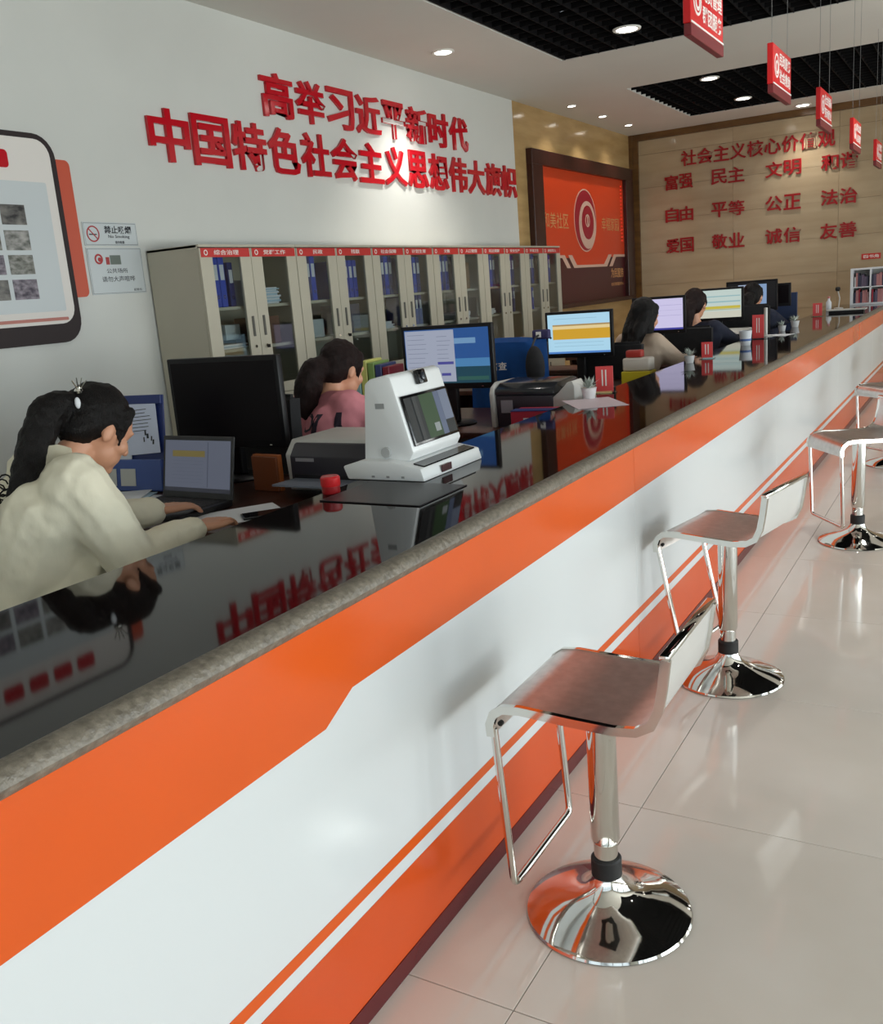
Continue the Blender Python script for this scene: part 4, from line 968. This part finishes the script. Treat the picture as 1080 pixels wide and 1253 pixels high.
for j in range(nz_ + 1):
    row = []
    for i in range(nx_ + 1):
        u = i / nx_ * 2 - 1; v = j / nz_
        x = u * (0.245 - 0.01 * v); z = 0.62 + 0.50 * v - (0.02 * abs(u) ** 3 if v > 0.9 else 0)
        y = -0.03 + 0.006 * math.sin(u * 14 + v * 3) * (1.1 - v) - 0.035 * (1 - abs(u) ** 4) * (1 if v < 0.97 else 0.4) - 0.02
        row.append(bm.verts.new((x, y, z)))
    grid.append(row)
for j in range(nz_):
    for i in range(nx_): bm.faces.new((grid[j][i], grid[j][i + 1], grid[j + 1][i + 1], grid[j + 1][i]))
bmesh.ops.solidify(bm, geom=bm.faces[:], thickness=0.006)
finish(bm, 'vest_back', M_vest, ve, True)
glyph('vest_text', '社区', M_whitep, ve, (-0.19, -0.095, 1.005), (1, 0, 0), (0, 0, 1), 0.12, 0.045, 0.002, 0.01)
glyph('vest_text', '人口普查', M_whitep, ve, (-0.20, -0.097, 0.945), (1, 0, 0), (0, 0, 1), 0.21, 0.045, 0.002, 0.01)
bg_ = empty('black_bag', (-2.10, 4.62, 0), 0, 'black oval bag hanging in front of the blue vest', 'bag')
bm = bmesh.new(); bmesh.ops.create_icosphere(bm, subdivisions=3, radius=1.0, matrix=Matrix.Translation((0, 0, 0.96)) @ Matrix.Diagonal((0.055, 0.035, 0.115, 1))); finish(bm, 'bag_body', M_chair, bg_, True, angle=180)
tube('bag_strap', M_black, rounded([(-0.02, 0, 1.05), (-0.01, 0.05, 1.12), (0.02, 0.10, 1.135), (0.03, 0.16, 1.10)], 0.03), 0.006, bg_, 8)
pn = empty('purple_pouch', (-2.09, 4.70, 0.018), 0, 'small purple and white pouch on top of the blue vest', 'pouch')
box('pouch_body', mat('pouch_purple', (46, 40, 84), 0.7), -0.05, 0.05, -0.015, 0.02, 1.085, 1.135, pn, 0.01, 3); box('pouch_patch', M_whitep, -0.025, 0.005, -0.0165, -0.0152, 1.095, 1.125, pn)
# upright file rack behind woman in pink
fr = empty('magazine_rack', (-2.72, 4.0, DZ), R_(10), 'file rack with green, yellow and blue folders beside the pink shirt', 'file rack')
for k, c_ in enumerate(((190, 196, 190), (150, 190, 190), (196, 196, 110), (120, 150, 80), (52, 64, 110), (120, 30, 44))):
    box('folder', mat('rack_%d' % k, c_, 0.5), -0.11 + k * 0.04, -0.075 + k * 0.04, -0.1, 0.1, 0.006, 0.34 - 0.012 * abs(k - 2), fr, 0.003, 1)
box('rack_base', M_prn, -0.13, 0.13, -0.12, 0.12, 0, 0.0055, fr)
dr = empty('desk_organiser', (-2.16, 4.30, DZ), 0, 'dark organiser with a white bracket below the wallpaper monitor', 'organiser')
for z in (0.0, 0.075): box('tray', mat('organiser_navy', (30, 34, 60), 0.5), -0.11, 0.25, -0.12, 0.12, z, z + 0.008, dr)
for x_ in (-0.11, 0.242): box('organiser_side', mat('organiser_navy', (30, 34, 60), 0.5), x_, x_ + 0.008, -0.12, 0.12, 0.0082, 0.0748, dr)
dr.location = (-1.98, 4.45, DZ)

# ------------------------------------------------------------------ people
def caps(bm, p0, r0, p1, r1, T=None, sub=2):
    p0 = Vector(p0); p1 = Vector(p1)
    tmp = bmesh.new()
    bmesh.ops.create_icosphere(tmp, subdivisions=sub, radius=r0, matrix=Matrix.Translation(p0))
    bmesh.ops.create_icosphere(tmp, subdivisions=sub, radius=r1, matrix=Matrix.Translation(p1))
    bmesh.ops.delete(tmp, geom=tmp.faces[:], context='FACES_ONLY')
    r = bmesh.ops.convex_hull(tmp, input=tmp.verts[:])
    bmesh.ops.delete(tmp, geom=[v for v in tmp.verts if not v.link_faces], context='VERTS')
    if T: bmesh.ops.transform(tmp, matrix=T, verts=tmp.verts[:])
    me = bpy.data.meshes.new('tmp'); tmp.to_mesh(me); tmp.free(); bm.from_mesh(me); bpy.data.meshes.remove(me)
def ell(bm, c, r, T=None, sub=3, rot=None):
    M = Matrix.Translation(c) @ (rot if rot else Matrix()) @ Matrix.Diagonal((r[0], r[1], r[2], 1))
    if T: M = T @ M
    bmesh.ops.create_icosphere(bm, subdivisions=sub, radius=1.0, matrix=M)
def solidify_blob(bm, name, mt, parent, voxel, smooth=4, disp=0.0, dscale=0.12):
    me = bpy.data.meshes.new('tmp'); bm.to_mesh(me); bm.free()
    o = bpy.data.objects.new('tmp', me); col.objects.link(o)
    r = o.modifiers.new('r', 'REMESH'); r.mode = 'VOXEL'; r.voxel_size = voxel
    if smooth:
        s = o.modifiers.new('s', 'SMOOTH'); s.iterations = smooth; s.factor = 0.5
    if disp:
        tx = bpy.data.textures.get('fold') or bpy.data.textures.new('fold', 'CLOUDS'); tx.noise_scale = dscale
        d = o.modifiers.new('d', 'DISPLACE'); d.texture = tx; d.strength = disp; d.mid_level = 0.5
    dg = bpy.context.evaluated_depsgraph_get(); ev = o.evaluated_get(dg)
    out = bpy.data.meshes.new_from_object(ev); bpy.data.objects.remove(o)
    for p in out.polygons: p.use_smooth = True
    out.materials.clear(); out.materials.append(mt); out.name = name
    return link(name, out, None, parent)
def head_prims(bm, T):
    ell(bm, (0, 0, 0.015), (0.074, 0.092, 0.098), T)
    ell(bm, (0, 0.035, -0.05), (0.058, 0.058, 0.06), T)
    ell(bm, (0, 0.068, -0.093), (0.026, 0.022, 0.020), T, 2)
    caps(bm, (0, 0.090, 0.012), 0.007, (0, 0.106, -0.026), 0.011, T, 2)
    caps(bm, (-0.018, 0.084, -0.058), 0.008, (0.018, 0.084, -0.058), 0.008, T, 1)
    for s in (-1, 1):
        ell(bm, (s * 0.078, -0.006, -0.012), (0.010, 0.018, 0.031), T, 2)
        ell(bm, (s * 0.045, 0.058, -0.025), (0.026, 0.026, 0.026), T, 2)
        caps(bm, (s * 0.012, 0.088, 0.022), 0.008, (s * 0.045, 0.078, 0.026), 0.008, T, 1)
def hand_prims(bm, wrist, d, nrm, side):
    """wrist, pointing direction d, palm normal nrm (palm faces -nrm), thumb on side"""
    d = Vector(d).normalized(); nrm = Vector(nrm); nrm = (nrm - d * nrm.dot(d)).normalized(); s = d.cross(nrm) * side; w = Vector(wrist)
    for k in range(4):
        off = (k - 1.5) * 0.019
        kn = w + d * 0.082 + s * (-off)
        caps(bm, w + s * (-off * 0.6) + d * 0.012, 0.014, kn, 0.011)
        L = (0.066, 0.074, 0.070, 0.054)[k]
        a = kn + d * L * 0.45 - nrm * 0.003; b = a + (d * 0.85 - nrm * 0.5).normalized() * L * 0.32; c = b + (d * 0.55 - nrm * 0.83).normalized() * L * 0.25
        caps(bm, kn, 0.0095, a, 0.0085); caps(bm, a, 0.0085, b, 0.0078); caps(bm, b, 0.0078, c, 0.0068)
    t0 = w + d * 0.025 + s * 0.03; t1 = t0 + (d * 0.75 + s * 0.6).normalized() * 0.038; t2 = t1 + (d * 0.95 + s * 0.15).normalized() * 0.028
    caps(bm, w + d * 0.01 + s * 0.012, 0.014, t0, 0.013); caps(bm, t0, 0.012, t1, 0.010); caps(bm, t1, 0.010, t2, 0.008)
def person(x, y, rz, label, hairm, clothm, head=(0, 0.30, 1.12), pitch=28, yaw=0, lean=1.0, armR=((0.23, 0.36, 0.83), (-0.02, 0.60, 0.79)), armL=((-0.23, 0.36, 0.83), (-0.12, 0.58, 0.79)),
           hair='ponytail', vox=0.006, fold=0.02, collar=True, text=False, sh=(0.165, 0.19, 0.97), neckr=0.048, pf=0.026, headscale=1.0):
    t = empty('person', (x, y, 0), rz, label, 'person')
    hx, hy, hz = head
    TH = Matrix.Translation(head) @ Matrix.Rotation(R_(yaw), 4, 'Z') @ Matrix.Rotation(R_(-pitch), 4, 'X') @ Matrix.Scale(headscale, 4)
    nb = Vector((0, sh[1] + 0.005, sh[2] + 0.045))     # neck base
    ch = Vector((0, sh[1] * 0.75, sh[2] - 0.10)); wa = Vector((0, sh[1] * 0.32, 0.70)); pe = Vector((0, 0.0, 0.575))
    nk = TH @ Vector((0, -0.03, -0.07))
    bm = bmesh.new()
    head_prims(bm, TH)
    caps(bm, nb - Vector((0, 0, 0.03)), neckr + 0.008, nk, neckr - 0.002)
    for s in (-1, 1):
        caps(bm, ch + Vector((s * 0.07, 0, 0)), 0.095, wa + Vector((s * 0.05, 0, 0)), 0.085); caps(bm, wa + Vector((s * 0.05, 0, 0)), 0.085, pe + Vector((s * 0.08, 0, 0)), 0.10)
        caps(bm, (s * 0.02, nb.y, nb.z - 0.03), 0.05, (s * sh[0], sh[1], sh[2]), 0.048)
        arm = armR if s > 0 else armL
        el, wr_ = Vector(arm[0]), Vector(arm[1])
        caps(bm, (s * sh[0], sh[1], sh[2]), 0.045, el, 0.036); caps(bm, el, 0.036, wr_, 0.024)
        d = (wr_ - el); d.z *= 0.3
        hand_prims(bm, wr_, d, (0, 0, 1), 1 if s > 0 else -1)
        caps(bm, pe + Vector((s * 0.09, 0.0, -0.01)), 0.08, (s * 0.12, 0.40, 0.53), 0.058); caps(bm, (s * 0.12, 0.40, 0.53), 0.055, (s * 0.12, 0.42, 0.10), 0.036)
        caps(bm, (s * 0.12, 0.40, 0.065), 0.034, (s * 0.12, 0.53, 0.048), 0.028)
    body = solidify_blob(bm, 'body', M_skin, t, vox, 3)
    for s in (-1, 1):
        bm = bmesh.new(); ell(bm, (s * 0.031, 0.0745, 0.0), (0.010, 0.006, 0.006), TH, 2); e = finish(bm, 'eye', mat('eye_white', (220, 214, 208), 0.3), body, True, angle=180)
        bm = bmesh.new(); ell(bm, (s * 0.031, 0.079, 0.0), (0.005, 0.004, 0.005), TH, 2); finish(bm, 'iris', mat('iris', (30, 20, 16), 0.2), body, True, angle=180)
    # upper garment
    bm = bmesh.new()
    for s in (-1, 1):
        caps(bm, ch + Vector((s * 0.075, 0.0, 0)), 0.095 + pf, wa + Vector((s * 0.06, 0, 0)), 0.085 + pf); caps(bm, wa + Vector((s * 0.06, 0, 0)), 0.085 + pf, pe + Vector((s * 0.075, 0, 0.02)), 0.10 + pf)
        caps(bm, (s * 0.03, nb.y - 0.01, nb.z - 0.045), 0.055 + pf * 0.3, (s * sh[0], sh[1], sh[2]), 0.048 + pf * 0.75)
        arm = armR if s > 0 else armL
        el, wr_ = Vector(arm[0]), Vector(arm[1]); we = el + (wr_ - el) * 0.93
        caps(bm, (s * sh[0], sh[1], sh[2]), 0.048 + pf, el, 0.036 + pf * 0.9); caps(bm, el, 0.037 + pf * 0.9, we, 0.028 + pf * 0.45)
        caps(bm, (s * sh[0] * 0.9, sh[1] * 0.9, sh[2] - 0.06), 0.08, ch + Vector((s * 0.08, 0.0, -0.05)), 0.1)
        if collar: caps(bm, ch + Vector((s * 0.07, 0.06, -0.08)), 0.11, pe + Vector((s * 0.09, 0.10, 0.06)), 0.13)
        if fold:
            for k in range(4):
                q = Vector((s * sh[0], sh[1], sh[2])).lerp(el, 0.35 + 0.17 * k)
                side_ = Vector((s * 0.05, -0.02, 0.02 - 0.015 * k))
                caps(bm, q + side_ * 0.9, 0.015, q + Vector((-s * 0.03, 0.035, -0.03)), 0.026)
            for k in range(3):
                q = el.lerp(we, 0.3 + 0.28 * k); caps(bm, q + Vector((s * 0.012, -0.01, 0.028)), 0.012, q + Vector((-s * 0.01, 0.012, -0.01)), 0.028)
            for k in range(3):
                caps(bm, wa + Vector((s * 0.03, -0.095, 0.12 - 0.07 * k)), 0.014, wa + Vector((s * 0.15, -0.03, 0.05 - 0.06 * k)), 0.02)
    top = solidify_blob(bm, 'jacket' if collar else 'shirt', clothm, t, vox * 1.15, 2, fold, 0.09)
    if collar:
        bm = bmesh.new()
        c0 = nb + Vector((0, -0.012, 0.020))
        ring_pts = []
        for k in range(17):
            a_ = math.pi * (0.15 - 1.30 * k / 16)   # around the back
            ring_pts.append((math.cos(a_), math.sin(a_)))
        rows_ = []
        for (rx, ry, dz, dy) in ((0.070, 0.066, -0.012, 0.0), (0.064, 0.060, 0.034, 0.012), (0.074, 0.070, 0.036, 0.008), (0.094, 0.088, -0.012, -0.002)):
            rows_.append([bm.verts.new(c0 + Vector((rx * cx_, ry * sy_ + dy + 0.002, dz + (0.0 if sy_ < 0 else -0.035 * sy_)))) for cx_, sy_ in ring_pts])
        for r0_, r1_ in zip(rows_, rows_[1:]):
            for k in range(16): bm.faces.new((r0_[k], r0_[k + 1], r1_[k + 1], r1_[k]))
        bmesh.ops.solidify(bm, geom=bm.faces[:], thickness=0.004)
        finish(bm, 'collar', clothm, top, True)
    if text:
        from mathutils.bvhtree import BVHTree
        bvh = BVHTree.FromPolygons([v.co for v in top.data.vertices], [tuple(p.vertices) for p in top.data.polygons])
        for i_, (ch_, z_) in enumerate((('I', 0.865), ('C', 0.86), ('I', 0.86), ('I', 0.865))):
            o = glyph('shirt_letter', ch_, mat('shirt_ink', (38, 24, 40), 0.7), top, (0, 0, 0), (-1, 0, 0) if ch_ == 'C' else (1, 0, 0), (0, 0, 1), 0.07 if ch_ == 'C' else 0.022, 0.075, 0.002, 0.0)
            bmx = bmesh.new(); bmx.from_mesh(o.data); bmesh.ops.subdivide_edges(bmx, edges=bmx.edges[:], cuts=2); bmx.to_mesh(o.data); bmx.free()
            for v in o.data.vertices:
                p_ = Vector((v.co.x - 0.05 + 0.075 * i_ + (0.07 if ch_ == 'C' else 0.0), -0.6, v.co.z + z_))
                hit = bvh.ray_cast(p_, Vector((0, 1, 0)))
                v.co = Vector((p_.x, (hit[0].y if hit[0] is not None else 0.0) - 0.003 + v.co.y, p_.z))
    # trousers
    bm = bmesh.new()
    for s in (-1, 1):
        caps(bm, pe + Vector((s * 0.085, -0.01, -0.005)), 0.10, (s * 0.12, 0.40, 0.53), 0.072); caps(bm, (s * 0.12, 0.40, 0.53), 0.07, (s * 0.12, 0.42, 0.14), 0.052)
    solidify_blob(bm, 'trousers', M_navy, t, 0.012, 2)
    for s in (-1, 1):
        bm = bmesh.new(); caps(bm, (s * 0.12, 0.39, 0.052), 0.046, (s * 0.12, 0.55, 0.040), 0.036); 
        for v in bm.verts: v.co.z = max(v.co.z, 0.004)
        finish(bm, 'shoe', M_rubber, t, True, angle=60)
    # hair
    bm = bmesh.new()
    ell(bm, (0, -0.022, 0.030), (0.085, 0.098, 0.100), TH, 3)
    ell(bm, (0, -0.055, -0.005), (0.078, 0.058, 0.080), TH, 3)
    for s in (-1, 1):
        caps(bm, (s * 0.055, 0.032, 0.070), 0.024, (s * 0.077, 0.030, 0.02), 0.012, TH)
        caps(bm, (s * 0.077, 0.034, 0.02), 0.009, (s * 0.072, 0.040, -0.03), 0.004, TH)
    def chain(pts):
        for (p, r), (q, r2) in zip(pts, pts[1:]): caps(bm, p, r, q, r2, TH)
    if hair == 'ponytail':
        Ti = TH.inverted()
        loc = [((0, -0.09, 0.03), 0.040), ((0.0, -0.135, 0.005), 0.044), ((0.0, -0.155, -0.03), 0.048)]
        w0 = TH @ Vector((0.0, -0.155, -0.03))
        pts = [(p, r) for p, r in loc]
        for dv, r in (((0.015, -0.04, -0.07), 0.050), ((0.035, -0.075, -0.15), 0.052), ((0.04, -0.10, -0.21), 0.047), ((0.03, -0.12, -0.25), 0.03)):
            pts.append((Ti @ (w0 + Vector(dv)), r))
        chain(pts)
    elif hair == 'low':
        Ti = TH.inverted(); w0 = TH @ Vector((0, -0.11, -0.03))
        chain([((0, -0.07, 0.0), 0.05)] + [(Ti @ (w0 + Vector(dv)), r) for dv, r in (((-0.01, -0.03, 0.0), 0.055), ((-0.02, -0.06, -0.06), 0.062), ((-0.03, -0.07, -0.13), 0.055), ((-0.03, -0.07, -0.2), 0.035))])
    else:
        Ti = TH.inverted(); w0 = TH @ Vector((0, -0.06, -0.02))
        for sx in (-0.05, 0.0, 0.05):
            chain([((sx, -0.04, 0.02), 0.05)] + [(Ti @ (w0 + Vector((sx, dy, dz))), r) for dy, dz, r in ((-0.03, -0.08, 0.05), (-0.05, -0.18, 0.05), (-0.05, -0.27, 0.03))])
        chain([((0.07, 0.0, 0.0), 0.025), ((0.075, 0.01, -0.10), 0.022), ((0.07, 0.02, -0.18), 0.012)])
    hr = solidify_blob(bm, 'hair', hairm, t, max(vox * 0.8, 0.005), 2, 0.012, 0.03)
    if hair == 'ponytail':
        w0 = TH @ Vector((0.0, -0.155, -0.03))
        for k in range(7):
            c_ = w0 + Vector((0.02 - 0.006 * k, -0.135 - 0.010 * (k % 3), -0.15 - 0.014 * k)); rr = 0.016 + 0.003 * (k % 3)
            pts = [c_ + Vector((rr * 0.3 * math.sin(a * 0.5), rr * math.cos(a), rr * math.sin(a) - 0.002 * a)) for a in [i * 0.6 for i in range(10)]]
            tube('curl', hairm, pts, 0.0022, hr, 6)
        cp = TH @ Vector((0.035, -0.115, 0.062))
        lathe('hair_clip', M_chrome, [(0, -0.01), (0.010, -0.006), (0.012, 0.0), (0.010, 0.006), (0, 0.01)], hr, 14, loc=cp)
        for k in range(4):
            a_ = -0.6 + 0.45 * k
            tube('hair_clip', M_chrome, [cp, cp + Vector((0.012, 0.03 * math.sin(a_), 0.035 * math.cos(a_)))], 0.0016, hr, 5)
        bm = bmesh.new(); ell(bm, (0, 0, 0), (0.006, 0.008, 0.016), None, 2); o = finish(bm, 'hair_charm', M_paper, hr, True, angle=180, loc=cp + Vector((0.014, -0.012, -0.03)))
    return t
person(-2.21, 1.40, R_(-22), 'woman in cream jacket with dark curly ponytail, reaching towards the laptop', M_hair, M_cream, head=(-0.01, 0.34, 1.10), pitch=36, yaw=10,
       armR=((0.235, 0.30, 0.775), (0.13, 0.52, 0.80)), armL=((-0.24, 0.34, 0.80), (-0.24, 0.55, 0.795)), vox=0.006, fold=0.022, sh=(0.165, 0.205, 0.985), pf=0.038, headscale=0.95)
person(-2.52, 3.10, R_(-20), 'woman in pink shirt with brown hair, seated behind the wide printer', M_hair2, M_pink, head=(0.0, 0.25, 1.095), pitch=22, yaw=4,
       hair='low', vox=0.008, fold=0.012, collar=False, text=True, sh=(0.16, 0.16, 0.955))
person(-2.13, 6.22, R_(-30), 'long-haired worker in beige sleeves before the lilac screen', M_hair, M_beige, head=(0.0, 0.16, 1.12), pitch=18, yaw=0, hair='long', vox=0.01, fold=0.0, collar=False, sh=(0.15, 0.11, 0.945),
       armR=((0.22, 0.26, 0.80), (0.08, 0.50, 0.80)), armL=((-0.2, 0.3, 0.8), (-0.1, 0.5, 0.80)))
person(-2.0, 7.36, R_(0), 'dark-haired worker before the screen with the yellow row', M_hair2, M_navy, head=(0.0, 0.10, 1.14), pitch=10, yaw=0, hair='low', vox=0.01, fold=0.0, collar=False, sh=(0.15, 0.07, 0.95))
person(-1.86, 8.80, R_(0), 'dark-haired worker before the farthest screens', M_hair, M_navy, head=(0.0, 0.08, 1.13), pitch=10, yaw=0, hair='low', vox=0.01, fold=0.0, collar=False, sh=(0.15, 0.06, 0.95))
